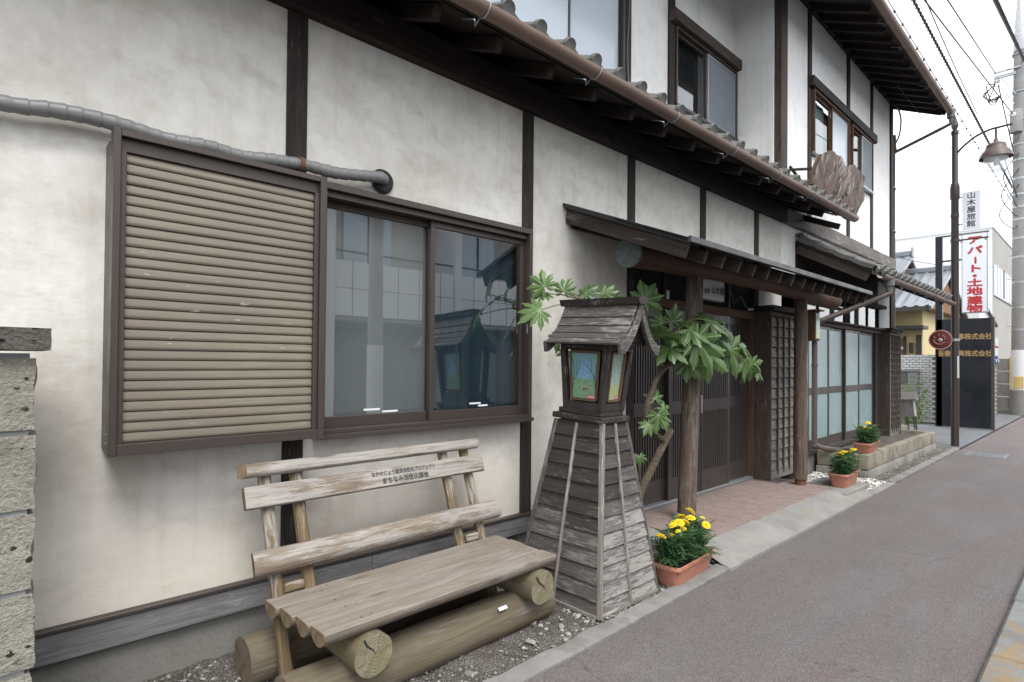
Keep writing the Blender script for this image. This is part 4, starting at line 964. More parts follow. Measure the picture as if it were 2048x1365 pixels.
# ================================================================== THINGS BY THE WALL
# ---- wrapped pipe along the wall
pipe = thing('insulated_pipe', 'grey tape-wrapped pipe running along the wall above the shutter', 'pipe', (0.9, 3.06, 2.6))
pp = crom([(-1.2, 3.09, 2.53), (-0.5, 3.085, 2.55), (0.02, 3.08, 2.562), (0.20, 3.08, 2.585), (0.38, 3.08, 2.592), (0.62, 3.075, 2.575), (0.80, 3.075, 2.585), (0.95, 3.075, 2.578), (1.12, 3.07, 2.598), (1.28, 3.07, 2.612), (1.45, 3.07, 2.612), (1.62, 3.07, 2.634), (1.74, 3.08, 2.654), (1.79, 3.11, 2.66), (1.80, 3.17, 2.66)], 22)
rad = []
for i, p in enumerate(pp):                                    # overlapping turns of tape
    ph = (p.x * 17.0) % 1.0; rad.append(0.0312 + 0.0048 * ph + 0.003 * mnoise.noise(Vector((p.x * 6, 1, 2))))
v, f = tube_data(pp, rad, 18); pd('wrapped_pipe', v, f, 'pvc', pipe, None, 25)
lathe('wall_collar', [(0.034, 0.0), (0.068, 0.0), (0.078, 0.012), (0.070, 0.028), (0.05, 0.034), (0.030, 0.030)], (1.80, 3.152, 2.655), 'putty', pipe, 22, 60, Matrix.Rotation(R(90), 4, 'X'))
lathe('pipe_clamp', [(0.036, -0.012), (0.0395, -0.012), (0.0395, 0.012), (0.036, 0.012)], (1.255, 3.07, 2.610), 'rust', pipe, 18, 40, Matrix.Rotation(R(90), 4, 'Y'))
box('clamp_bracket', 1.245, 1.265, 3.085, 3.14, 2.64, 2.66, 'rust', pipe, .002)
# ---- rough stone gate pillar at the left edge
pil = thing('stone_gate_pillar', 'rough pale volcanic stone gate pillar with dark cap at left edge', 'pillar', (-0.15, 2.75, 0))
def rough_block(name, x0, x1, y0, y1, z0, z1, mat, par, amp, seed):
    bm = bmesh.new(); bmesh.ops.create_cube(bm, size=1); bmesh.ops.subdivide_edges(bm, edges=bm.edges[:], cuts=11, use_grid_fill=True)
    for v in bm.verts:
        p = Vector((x0 + (v.co.x + .5) * (x1 - x0), y0 + (v.co.y + .5) * (y1 - y0), z0 + (v.co.z + .5) * (z1 - z0)))
        e = max(abs(v.co.x), abs(v.co.y)); zz = abs(v.co.z)
        n = Vector((mnoise.noise(p * 9 + Vector((seed, 0, 0))), mnoise.noise(p * 9 + Vector((0, seed, 3))), 0.25 * mnoise.noise(p * 9 + Vector((0, 5, seed)))))
        n2 = Vector((mnoise.noise(p * 28 + Vector((seed, 0, 0))), mnoise.noise(p * 28 + Vector((0, seed, 3))), 0))
        d = n * amp + n2 * amp * .5
        if zz > .49: d *= 0.5; p.z -= math.copysign(0.004, v.co.z)
        v.co = p + d
    me = bm_mesh(bm, name, 35); return link(name, me, mat, par)
zz = [0.0, 0.175, 0.475, 0.74, 1.005, 1.27, 1.53]
zz = [-0.05, 0.19, 0.465, 0.735, 1.005, 1.275, 1.538]
for k in range(6): rough_block('stone_block', -0.55, 0.128 - 0.004 * (k % 2), 2.52, 2.92, zz[k] + .006, zz[k + 1] - .006, 'tuff', pil, 0.013, k * 3.7)
box('mortar_core', -0.53, 0.108, 2.535, 2.905, 0, 1.545, 'mortar', pil, 0)
rough_block('cap_stone', -0.60, 0.160, 2.48, 2.96, 1.552, 1.635, 'tuffcap', pil, 0.006, 31)

# ---- log bench
bench = thing('log_bench', 'weathered log bench with lettered backrest standing against the plaster wall', 'bench', (1.72, 2.6, 0))
def rotz(p, a=R(1.2), c=(1.72, 2.5)):
    x, y = p[0] - c[0], p[1] - c[1]; return (c[0] + x * math.cos(a) - y * math.sin(a), c[1] + x * math.sin(a) + y * math.cos(a), p[2])
rod('ground_log', rotz((0.93, 2.41, 0.075)), rotz((2.52, 2.40, 0.085)), .118, 'muddy', bench, 28, .112, .03, 20, 2, 'endmud')
rod('ground_log', rotz((0.92, 2.86, 0.085)), rotz((2.45, 2.86, 0.085)), .120, 'muddy', bench, 28, .115, .05, 20, 5, 'endmud')
for i, x in enumerate((1.25, 2.335)):
    rod('cross_log', rotz((x, 2.225, 0.245)), rotz((x, 2.93, 0.250)), .094, 'mossy', bench, 28, .092, .025, 12, 7 + i, 'endmoss')
sw = 0.131
def plank(y, xa, xb, seed):
    w = sw / 2 - .0018; sec = [(-w + .004, .0), (-w, -.005), (-w, -.020), (-w * .86, -.042), (-w * .5, -.062), (0, -.070), (w * .5, -.062), (w * .86, -.042), (w, -.020), (w, -.005), (w - .004, .0), (0, .0015)]
    vs, fs = [], []; n = 14; q = len(sec); L = xb - xa
    for i in range(n + 1):
        x = L * (i / n - .5)
        for (a_, c_) in sec: vs.append((x + (.006 * mnoise.noise(Vector((a_ * 30, c_ * 30, seed))) if i in (0, n) else 0), a_, c_ + .0022 * mnoise.noise(Vector((x * 2.5, a_ * 8, seed)))))
    for i in range(n):
        for k in range(q): fs.append((i * q + k, i * q + (k + 1) % q, (i + 1) * q + (k + 1) % q, (i + 1) * q + k))
    fs += [tuple(range(q)), tuple(n * q + k for k in range(q))]
    me = bpy.data.meshes.new('seat_plank'); me.from_pydata(vs, [], fs); bm = bmesh.new(); bm.from_mesh(me); bmesh.ops.recalc_face_normals(bm, faces=bm.faces); bm.to_mesh(me); bm.free(); smooth(me, 28)
    me.materials.append(MT['seat']); me.materials.append(MT['end']); me.polygons[-1].material_index = 1; me.polygons[-2].material_index = 1
    c = rotz(((xa + xb) / 2, y, 0.399)); return link('seat_plank', me, None, bench, Matrix.Translation(c) @ Matrix.Rotation(R(1.2), 4, 'Z'))
for i in range(4):
    y = 2.30 + i * sw
    pl = plank(y, 1.03 - i * .014 + random.uniform(-.006, .006), 2.46 + random.uniform(-.005, .005), 20 + i)
    for xx in (1.22, 1.27, 2.30, 2.37):
        q = rotz((xx, y + random.uniform(-.03, .03), 0.3995)); rod('nail', q, (q[0], q[1], q[2] + .002), .004, 'ink', pl, 8)
# drying cracks in the cut log faces
def crack(p0, p1, w, par):
    a, b_ = Vector(rotz(p0)), Vector(rotz(p1)); d = (b_ - a); s_ = Vector((d.z, 0, -d.x)).normalized(); m1 = a.lerp(b_, .35) + s_ * .006; m2 = a.lerp(b_, .7) - s_ * .003
    pts = [a + s_ * w, m1 + s_ * w * .8, m2 + s_ * w * .5, b_, m2 - s_ * w * .5, m1 - s_ * w * .8, a - s_ * w]
    pd('drying_crack', [p + Vector((0, -.0015, 0)) for p in pts], [tuple(range(7))], 'ink', par)
cl_ = [o for o in bench.children if o.name.startswith('cross_log')]
crack((1.20, 2.225, .325), (1.262, 2.225, .242), .0055, cl_[0]); crack((1.285, 2.225, .33), (1.26, 2.225, .245), .0012, cl_[0]); crack((1.335, 2.225, .262), (1.27, 2.225, .245), .001, cl_[0]); crack((1.17, 2.225, .215), (1.24, 2.225, .24), .001, cl_[0])
crack((2.28, 2.222, .318), (2.36, 2.222, .222), .006, cl_[1]); crack((2.39, 2.222, .315), (2.345, 2.222, .245), .001, cl_[1]); crack((2.27, 2.222, .20), (2.33, 2.222, .235), .001, cl_[1])
def bp(x, z): return (x, 2.628 + 0.365 * z, z)            # point on the slanted back
for x, z0 in ((1.045, 0.0), (1.205, 0.30), (2.17, 0.30), (2.345, 0.0)):
    M0 = bp(x, z0); M1 = bp(x + .004, 0.985)
    beam('back_post', rotz(M0), rotz(M1), 0.058, 0.052, 'benchtan', bench, 0.012, Vector((0, -1, 0)))
for x in (1.125, 2.26):
    beam('spacer', rotz((x - .05, 2.775, .425)), rotz((x + .05, 2.775, .425)), .05, .045, 'benchtan', bench, .008)
def rail(x0, x1, z, r, flat, seed, slant=0.0, h=1.0):
    """half-round rail in front of the posts"""
    y = bp(0, z)[1] - 0.052; seg = 18; vs, fs = [], []; rings = 26
    nrm = Vector((0, -1, 0.365)).normalized(); upd = Vector((0, 0.343, 0.94)).normalized()
    for i in range(rings + 1):
        t = i / rings; x = x0 + (x1 - x0) * t
        for k in range(seg):
            a = 2 * math.pi * k / seg; rr = r * (1 + .05 * mnoise.noise(Vector((x * 3, math.cos(a), math.sin(a) + seed))))
            d = max(-0.35 * r, rr * math.cos(a)); d = min(d, flat * r); w = rr * h * math.sin(a)
            p = Vector((x, y, z)) + nrm * d + upd * w
            if i == 0: p.x += slant * (d / r) - abs(slant) * .2
            if i == rings: p.x += slant * .35 * (w / r)
            vs.append(rotz(p))
    for i in range(rings):
        for k in range(seg): k2 = (k + 1) % seg; fs.append((i * seg + k, i * seg + k2, (i + 1) * seg + k2, (i + 1) * seg + k))
    fs.append(tuple(range(seg))); fs.append(tuple(rings * seg + k for k in range(seg)))
    me = bpy.data.meshes.new('back_rail'); me.from_pydata([tuple(v) for v in vs], [], fs); bm = bmesh.new(); bm.from_mesh(me); bmesh.ops.recalc_face_normals(bm, faces=bm.faces); bm.to_mesh(me); bm.free(); smooth(me, 42)
    me.materials.append(MT['bench']); me.materials.append(MT['end']); me.polygons[len(fs) - 1].material_index = 1; me.polygons[len(fs) - 2].material_index = 1
    return link('back_rail', me, None, bench)
rail(0.925, 2.435, 0.980, 0.034, 0.8, 1, 0.030)
mid = rail(0.925, 2.440, 0.855, 0.055, 0.34, 2, 0.0, 1.02)
rail(0.935, 2.475, 0.562, 0.060, 0.85, 3, -0.012)
# lettering on the middle rail
rx = Vector((math.cos(R(1.2)), math.sin(R(1.2)), 0)); nn = Vector((-math.sin(R(1.2)) * -1 * .94, -math.cos(R(1.2)) * .94, 0.343)).normalized(); uu = nn.cross(rx).normalized()
TR = Matrix((rx, uu, nn)).transposed().to_4x4()
cpt = Vector(rotz((1.83, bp(0, .855)[1] - 0.052, 0.855))) + nn * (0.055 * 0.34 + 0.0022)
text('lettering', 'なかのじょう経済活性化プロジェクト', 0.0285, cpt + uu * 0.022 - rx * 0.0, TR, 'ink_worn', mid, 0.92, 0.0006)
text('lettering', 'まちなみ活性化部会', 0.036, cpt - uu * 0.022 - rx * 0.0, TR, 'ink_worn', mid, 1.0, 0.0009)
# metal plate on the front log
M = Matrix.Translation(rotz((2.10, 2.305, 0.172))) @ Matrix.Rotation(R(1.2), 4, 'Z') @ Matrix.Rotation(R(-43), 4, 'X')
plt = link('name_plate', boxmesh(.062, .0015, .019, .0005, 'foil'), 'foil', bench, M)
for sx in (-.025, .025): rod('screw', M @ Vector((sx, -.0008, 0)), M @ Vector((sx, -.002, 0)), .0022, 'ink', plt, 8)

# ---- wooden lantern tower
lan = thing('lantern_tower', 'tall weathered wooden lantern tower with shingled roof and picture panels', 'lantern', (3.0, 2.45, 0))
def lerp(a, b, t): return a + (b - a) * t
B0 = (2.685, 3.305, 2.115, 2.80); B1 = (2.885, 3.130, 2.255, 2.625); TZ = 1.145
def ring(t): return [lerp(B0[i], B1[i], t) for i in range(4)]
def tower_pt(face, s, t, off=0.0):
    x0, x1, y0, y1 = ring(t)
    if face == 0: return Vector((x0 - off, lerp(y1, y0, s), t * TZ))        # faces -X, s runs left to right
    if face == 1: return Vector((lerp(x0, x1, s), y0 - off, t * TZ))        # faces the street
    if face == 2: return Vector((x1 + off, lerp(y0, y1, s), t * TZ))
    return Vector((lerp(x1, x0, s), y1 + off, t * TZ))
core = []
for t in (0.0, 1.0):
    x0, x1, y0, y1 = ring(t); core += [(x0 + .02, y0 + .02, t * TZ + .01), (x1 - .02, y0 + .02, t * TZ + .01), (x1 - .02, y1 - .02, t * TZ + .01), (x0 + .02, y1 - .02, t * TZ + .01)]
pd('tower_core', core, [(0, 1, 5, 4), (1, 2, 6, 5), (2, 3, 7, 6), (3, 0, 4, 7), (0, 3, 2, 1), (4, 5, 6, 7)], 'black_gap', lan)
NR = 12
for face in range(4):
    n = [Vector((-1, 0, 0)), Vector((0, -1, 0)), Vector((1, 0, 0)), Vector((0, 1, 0))][face]
    for r in range(NR):
        t0 = r / NR; t1 = (r + 1.12) / NR; t1 = min(t1, 1.0)
        for (sa, sb_) in ((0.0, 0.5), (0.5, 1.0)):
            a, b_, c, d = [tower_pt(face, s, t) for s, t in ((sa, t0), (sb_, t0), (sb_, t1), (sa, t1))]
            lo, hi = n * 0.020, n * 0.004; j = random.uniform(-.002, .002)
            pts = [a + lo + Vector((0, 0, j)), b_ + lo - Vector((0, 0, j)), c + hi, d + hi, a + n * 0.006, b_ + n * 0.006, c - n * .006, d - n * .006]
            ctr = sum(pts, Vector()) / 8; xd = (b_ - a).normalized(); zd = (d - a); zd = (zd - xd * zd.dot(xd)).normalized(); yd = zd.cross(xd)
            M = Matrix((xd, yd, zd)).transposed().to_4x4(); M.translation = ctr; Mi = M.inverted()
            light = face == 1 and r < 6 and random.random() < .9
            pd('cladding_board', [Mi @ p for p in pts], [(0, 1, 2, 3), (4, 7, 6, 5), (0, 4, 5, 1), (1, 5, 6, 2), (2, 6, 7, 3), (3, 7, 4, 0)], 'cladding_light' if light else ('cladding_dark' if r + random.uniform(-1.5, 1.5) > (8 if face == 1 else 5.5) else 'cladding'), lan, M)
    beam('batten', tower_pt(face, .5, 0.01, .024), tower_pt(face, .5, .99, .018), .016, .022, 'batten', lan, .003, n)
    beam('corner_strip', tower_pt(face, .0, 0.0, .016), tower_pt(face, 0.0, 1.0, .012), .030, .030, 'batten' if face == 1 else 'cladding', lan, .004, n)
    a, b_ = tower_pt(face, 0, 0, .014), tower_pt(face, 1, 0, .014)
    beam('base_strip', a + Vector((0, 0, .012)), b_ + Vector((0, 0, .012)), .022, .024, 'batten', lan, .003)
LX0_, LX1_, LY0, LY1 = 2.855, 3.155, 2.225, 2.655
box('ledge', LX0_, LX1_, LY0, LY1, 1.147, 1.185, 'lantern', lan, .005); box('ledge', LX0_ + .03, LX1_ - .03, LY0 + .03, LY1 - .03, 1.1855, 1.22, 'lantern', lan, .005)
# light box: four leaning corner posts, rails, pictures
bb = (2.905, 3.105, 2.27, 2.565); bt = (2.885, 3.130, 2.225, 2.595); ZB0, ZB1 = 1.22, 1.665
def bq(i, t): return lerp(bb[i], bt[i], t)
corners = [(0, 2), (1, 2), (1, 3), (0, 3)]
for (ix, iy) in corners: beam('corner_post', (bq(ix, 0), bq(iy, 0), ZB0), (bq(ix, 1), bq(iy, 1), ZB1), .042, .042, 'lantern', lan, .004, Vector((0, -1, 0)))
for t, z, h in ((0.0, ZB0, .05), (1.0, ZB1, .05)):
    zc = z + (h / 2 if t == 0 else -h / 2)
    for k in range(4):
        a, b_ = corners[k], corners[(k + 1) % 4]
        beam('rail', (bq(a[0], t), bq(a[1], t), zc), (bq(b_[0], t), bq(b_[1], t), zc), .034, h, 'lantern', lan, .003)
pd('box_core', [(bq(ix, t) + (.03 if ix == 0 else -.03), bq(iy, t) + (.03 if iy == 2 else -.03), z) for t, z in ((0, ZB0), (1, ZB1)) for ix, iy in corners], [(0, 1, 5, 4), (1, 2, 6, 5), (2, 3, 7, 6), (3, 0, 4, 7), (0, 3, 2, 1), (4, 5, 6, 7)], 'black_gap', lan)
def picture(face, mat):
    n = Vector((-1, 0, 0)) if face == 0 else Vector((0, -1, 0))
    def P(s, t, off):
        if face == 0: return Vector((bq(0, t) - off, lerp(bq(3, t), bq(2, t), s), lerp(ZB0, ZB1, t)))
        return Vector((lerp(bq(0, t), bq(1, t), s), bq(2, t) - off, lerp(ZB0, ZB1, t)))
    s0, s1, t0, t1 = (.16, .84, .15, .86) if face == 0 else (.2, .8, .15, .86)
    # picture: local X up
    a, b_, c, d = P(s0, t0, .0), P(s1, t0, .0), P(s1, t1, .0), P(s0, t1, .0)
    ctr = (a + b_ + c + d) / 4; xd = ((c + d) - (a + b_)).normalized(); yd = (a - b_).normalized(); yd = (yd - xd * yd.dot(xd)).normalized(); zd = xd.cross(yd)
    M = Matrix((xd, yd, zd)).transposed().to_4x4(); M.translation = ctr; Mi = M.inverted()
    pic = pd('picture_panel', [Mi @ q for q in (a, b_, c, d)], [(0, 1, 2, 3)], mat, lan, M)
    for (u0, w0, u1, w1) in ((s0, t0, s1, t0), (s1, t0, s1, t1), (s1, t1, s0, t1), (s0, t1, s0, t0)):
        beam('picture_frame', P(u0, w0, .006), P(u1, w1, .006), .016, .016, 'picture_frame', lan, .002)
    nz = n * 0.0015
    def flat(name, pts, m): pd(name, [P(s, t, 0) + nz for s, t in pts], [tuple(range(len(pts)))], m, pic)
    k = (s1 - s0); h = (t1 - t0)
    flat('printed_label', [(s0 + k * .62, t0 + h * .03), (s0 + k * .97, t0 + h * .03), (s0 + k * .97, t0 + h * .10), (s0 + k * .62, t0 + h * .10)], 'pink')
    nz = n * 0.0025
    for q in range(5): flat('printed_mark', [(s0 + k * (.66 + q * .06), t0 + h * .05), (s0 + k * (.69 + q * .06), t0 + h * .05), (s0 + k * (.69 + q * .06), t0 + h * .085), (s0 + k * (.66 + q * .06), t0 + h * .085)], 'foil')
    if face == 0:
        nz = n * 0.0015
        def trunk(pts, w):
            for (p0, p1) in zip(pts[:-1], pts[1:]): flat('printed_trunk', [(s0 + k * (p0[0] - w), t0 + h * p0[1]), (s0 + k * (p0[0] + w), t0 + h * p0[1]), (s0 + k * (p1[0] + w * .7), t0 + h * p1[1]), (s0 + k * (p1[0] - w * .7), t0 + h * p1[1])], 'lantern')
        trunk([(.02, .15), (.10, .45), (.12, .65), (.05, .85)], .012); trunk([(.08, .36), (.25, .55), (.33, .80)], .009); trunk([(.2, .5), (.2, .75), (.26, .9)], .006)
        trunk([(.96, .18), (.88, .45), (.76, .6), (.55, .72)], .014); trunk([(.88, .45), (.90, .8)], .009); trunk([(.76, .6), (.74, .85)], .006)
        flat('printed_house', [(s0 + k * .44, t0 + h * .2), (s0 + k * .66, t0 + h * .2), (s0 + k * .66, t0 + h * .29), (s0 + k * .44, t0 + h * .29)], 'disc_rim')
        nz = n * 0.0025
        for q in range(3): flat('printed_house', [(s0 + k * (.46 + q * .065), t0 + h * .205), (s0 + k * (.505 + q * .065), t0 + h * .205), (s0 + k * (.505 + q * .065), t0 + h * .25), (s0 + k * (.46 + q * .065), t0 + h * .25)], 'lantern')
picture(0, 'picture_one'); picture(1, 'picture_two')
# curved shingled roof, ridge running towards the street
RX, RZ, RY0, RY1 = 2.965, 1.900, 2.045, 2.645
def rcurve(t): return (0.203 * t, -0.258 * (1 - max(0.0, 1 - t) ** 1.75) )   # half width, drop (concave)
for side in (-1, 1):
    nB = 6
    for k in range(nB):
        t0, t1 = k / nB, min(1.0, (k + 1.12) / nB)
        (w0, d0), (w1, d1) = rcurve(t0), rcurve(t1)
        p0 = Vector((RX + side * w0, 0, RZ + d0)); p1 = Vector((RX + side * w1, 0, RZ + d1)); off = 0.006 * k * 0
        dv = (p1 - p0).normalized(); nv = Vector((-dv.z * -1, 0, 0)); nv = Vector((side * -dv.z, 0, side * dv.x)); 
        if nv.z < 0: nv = -nv
        ya, yb = RY0 + .012 - .028 * t1 * 0, RY1 + .02 * t1
        c_ = (p0 + p1) / 2; L = (p1 - p0).length
        M = Matrix((Vector((0, 1, 0)), dv * -1 if side < 0 else dv, nv)).transposed().to_4x4()
        if M.to_3x3().determinant() < 0: M = Matrix((Vector((0, -1, 0)), dv * -1 if side < 0 else dv, nv)).transposed().to_4x4()
        M.translation = Vector((c_.x, (ya + yb) / 2, c_.z)) + nv * 0.016
        M = M @ Matrix.Rotation(R(-7.0 if side < 0 else 7.0), 4, 'X')
        link('roof_board', boxmesh(yb - ya, L, .014, .002, 'lantern_roof'), 'lantern_roof', lan, M)
    for yy in (RY0 - .004, RY1 + .012):                                # curved barge boards
        vs, fs = [], []; n = 10
        for i in range(n + 1):
            w, d = rcurve(i / n * 1.04); dn = .055 + .012 * (i / n)
            for y in (yy - .011, yy + .011): vs += [(RX + side * w, y, RZ + d + .018), (RX + side * (w - .012), y, RZ + d + .018 - dn)]
        for i in range(n):
            a = 4 * i; b_ = 4 * (i + 1); fs += [(a, b_, b_ + 1, a + 1), (a + 2, a + 3, b_ + 3, b_ + 2), (a, a + 2, b_ + 2, b_), (a + 1, b_ + 1, b_ + 3, a + 3)]
        fs += [(0, 1, 3, 2), (4 * n, 4 * n + 2, 4 * n + 3, 4 * n + 1)]
        pd('barge_board', vs, fs, 'lantern_roof', lan, None, 40)
pd('ridge_cap', [(RX + a, y, RZ + b_) for y, g_ in ((RY0 - .02, 1), (RY1 + .035, 1)) for a, b_ in ((-.035, .012), (.035, .012), (.052, .055), (-.052, .055))], [(0, 1, 2, 3), (7, 6, 5, 4), (0, 4, 5, 1), (1, 5, 6, 2), (2, 6, 7, 3), (3, 7, 4, 0)], 'lantern', lan)
for y in (2.12, 2.30, 2.48, 2.6): 
    beam('roof_rafter', (2.79, y, 1.665), (3.13, y, 1.665), .02, .025, 'lantern', lan, .002)
pd('gable_fill', [(RX - .14, 2.10, 1.675), (RX + .14, 2.10, 1.675), (RX, 2.10, 1.86), (RX - .14, 2.58, 1.675), (RX + .14, 2.58, 1.675), (RX, 2.58, 1.86)], [(0, 1, 2), (3, 5, 4), (0, 3, 4, 1), (1, 4, 5, 2), (2, 5, 3, 0)], 'black_gap', lan)

for ch in list(lan.children):                                          # the head leans a little towards the street
    if ch.name.split('.')[0] in ('ledge', 'corner_post', 'rail', 'box_core', 'picture_panel', 'picture_frame', 'roof_board', 'barge_board', 'ridge_cap', 'roof_rafter', 'gable_fill'):
        T_ = Matrix.Translation((0, 2.42, 1.15)); ch.matrix_basis = T_ @ Matrix.Rotation(R(2.3), 4, 'X') @ T_.inverted() @ ch.matrix_basis

# ---- flower troughs
def trough_mesh(L, Wd, H, nm):
    def rr(l, w, r, n=5):
        pts = []
        for (cx, cy, a0) in ((l / 2 - r, w / 2 - r, 0), (-l / 2 + r, w / 2 - r, 90), (-l / 2 + r, -w / 2 + r, 180), (l / 2 - r, -w / 2 + r, 270)):
            for k in range(n): a = R(a0 + 90 * k / (n - 1)); pts.append((cx + r * math.cos(a), cy + r * math.sin(a)))
        return pts
    lv = [(.84, .72, 0), (.85, .74, .012), (.955, .92, H - .035), (.965, .93, H - .028), (1.0, 1.0, H - .026), (1.005, 1.01, H - .012), (.995, .99, H - .002), (.975, .95, H), (.955, .91, H - .004), (.93, .87, H - .05)]
    vs, fs = [], []
    for (a, b_, z) in lv: vs += [(x, y, z) for x, y in rr(L * a, Wd * b_, .045 * (a if z > .02 else .9))]
    q = 20
    for i in range(len(lv) - 1):
        for k in range(q): fs.append((i * q + k, i * q + (k + 1) % q, (i + 1) * q + (k + 1) % q, (i + 1) * q + k))
    fs.append(tuple(range(q))[::-1]); return vs, fs
def marigold_trough(label, loc, rot, seed, nflow, L=.56, Wd=.225, H=.165, spread=1.0, fh=.17):
    rnd = random.Random(seed); t = thing('flower_trough', label, 'flower pot', loc, 'terracotta flower troughs')
    Mt = Matrix.Translation(Vector(loc)) @ Matrix.Rotation(rot, 4, 'Z')
    v, f = trough_mesh(L, Wd, H, 'trough'); pd('trough', v, f, 'terracotta', t, Mt, 45)
    pd('soil', [(x * L * .46, y * Wd * .43, H - .045) for x, y in ((-1, -1), (1, -1), (1, 1), (-1, 1))], [(0, 1, 2, 3)], 'potsoil', t, Mt)
    vs, fs, uv = [], [], []
    def leaflet(p, d, n, ln, wd):
        s = d.cross(n).normalized(); b0 = len(vs); m = p + d * ln * .5 + n * ln * .06; e = p + d * ln - n * ln * .12
        vs.extend([p, m + s * wd, m + n * -wd * .35, m - s * wd, e]); fs.extend([(b0, b0 + 1, b0 + 2), (b0, b0 + 2, b0 + 3), (b0 + 1, b0 + 4, b0 + 2), (b0 + 2, b0 + 4, b0 + 3)])
    stems = []
    for _ in range(int(330 * spread)):                                   # feathery compound leaves
        base = Vector((rnd.uniform(-.40, .40) * L, rnd.uniform(-.30, .30) * Wd, H - .04)); a = rnd.uniform(0, 6.283)
        out = Vector((math.cos(a), math.sin(a) * .8, 0)); hgt = fh * rnd.uniform(.10, .92)
        st = base + Vector((out.x * .02, out.y * .02, hgt)); ln = rnd.uniform(.07, .12); el = rnd.uniform(-.1, .8)
        d = (out * math.cos(el) + Vector((0, 0, math.sin(el)))).normalized(); n = d.cross(Vector((0, 0, 1))).cross(d).normalized(); sd = d.cross(n)
        for k in range(5):
            p = st + d * ln * (k / 5) + Vector((0, 0, -1)) * ln * .25 * (k / 5) ** 2
            for sgn in (-1, 1): leaflet(p, (d * .75 + sd * sgn * .8).normalized(), n, ln * .38, .0075)
        leaflet(st + d * ln - Vector((0, 0, ln * .25)), d, n, ln * .38, .0075)
    me = bpy.data.meshes.new('foliage'); me.from_pydata([tuple(p) for p in vs], [], fs); me.uv_layers.new(name='UVMap')
    o = stuff(link('foliage', me, 'marigold_leaf', t, Mt))
    for q in range(nflow):                                              # each bloom a ruffled pompom
        if q == 0 and seed == 2: px, py = -.50 * L, .02
        else: px, py = (-.42 + .84 * ((q * .618 + seed * .37) % 1)) * L, rnd.uniform(-.42, .35) * Wd
        zz_ = H + fh * rnd.uniform(.78, 1.2) - .03; rad_ = rnd.uniform(.030, .041) * (0.5 if q >= nflow - 2 else 1)
        tilt = Matrix.Rotation(rnd.uniform(-.5, .5), 4, 'X') @ Matrix.Rotation(rnd.uniform(-.5, .5), 4, 'Y'); vs2, fs2 = [], []
        for rg in range(5):
            npet = 13 - rg * 2; el = R(-8 + rg * 20); rr_ = rad_ * (1 - .13 * rg)
            for k in range(npet):
                a = 2 * math.pi * (k + rnd.random() * .5) / npet; d = Vector((math.cos(a) * math.cos(el), math.sin(a) * math.cos(el), math.sin(el) * .75)); s = Vector((-math.sin(a), math.cos(a), 0)); b0 = len(vs2); w = rad_ * .30
                tip = d * rr_ * rnd.uniform(.9, 1.12)
                vs2 += [d * rr_ * .2, d * rr_ * .7 + s * w + Vector((0, 0, .002)), tip + s * w * .75 - Vector((0, 0, .003)), tip * 1.03 + Vector((0, 0, .002)), tip - s * w * .75 - Vector((0, 0, .003)), d * rr_ * .7 - s * w]
                fs2 += [(b0, b0 + 1, b0 + 3), (b0 + 1, b0 + 2, b0 + 3), (b0, b0 + 3, b0 + 5), (b0 + 3, b0 + 4, b0 + 5)]
        Mf = Mt @ Matrix.Translation((px, py, zz_)) @ tilt
        fl = pd('bloom', vs2, fs2, 'petal', t, Mf)
        p1 = Mt @ Vector((px, py, zz_)); p0 = Mt @ Vector((px * .85, py * .6, H - .05)); tube('stem', [p0, (p0 + p1) / 2 + Vector((.006, 0, 0)), p1], .0025, 'marigold_leaf', fl, 5)
    return t
marigold_trough('terracotta trough of yellow marigolds beside the lantern tower', (3.70, 2.135, 0.0), R(4), 2, 14, .60, .225, .150, 1.15, .25)
marigold_trough('terracotta trough of yellow marigolds on the slab beside white pebbles', (7.68, 2.275, 0.073), R(3), 5, 8, .60, .225, .165, 1.05, .26)
marigold_trough('terracotta trough of yellow marigolds standing on the stone planter', (9.06, 2.40, 0.322), R(3), 9, 4, .60, .225, .14, 1.0, .24)

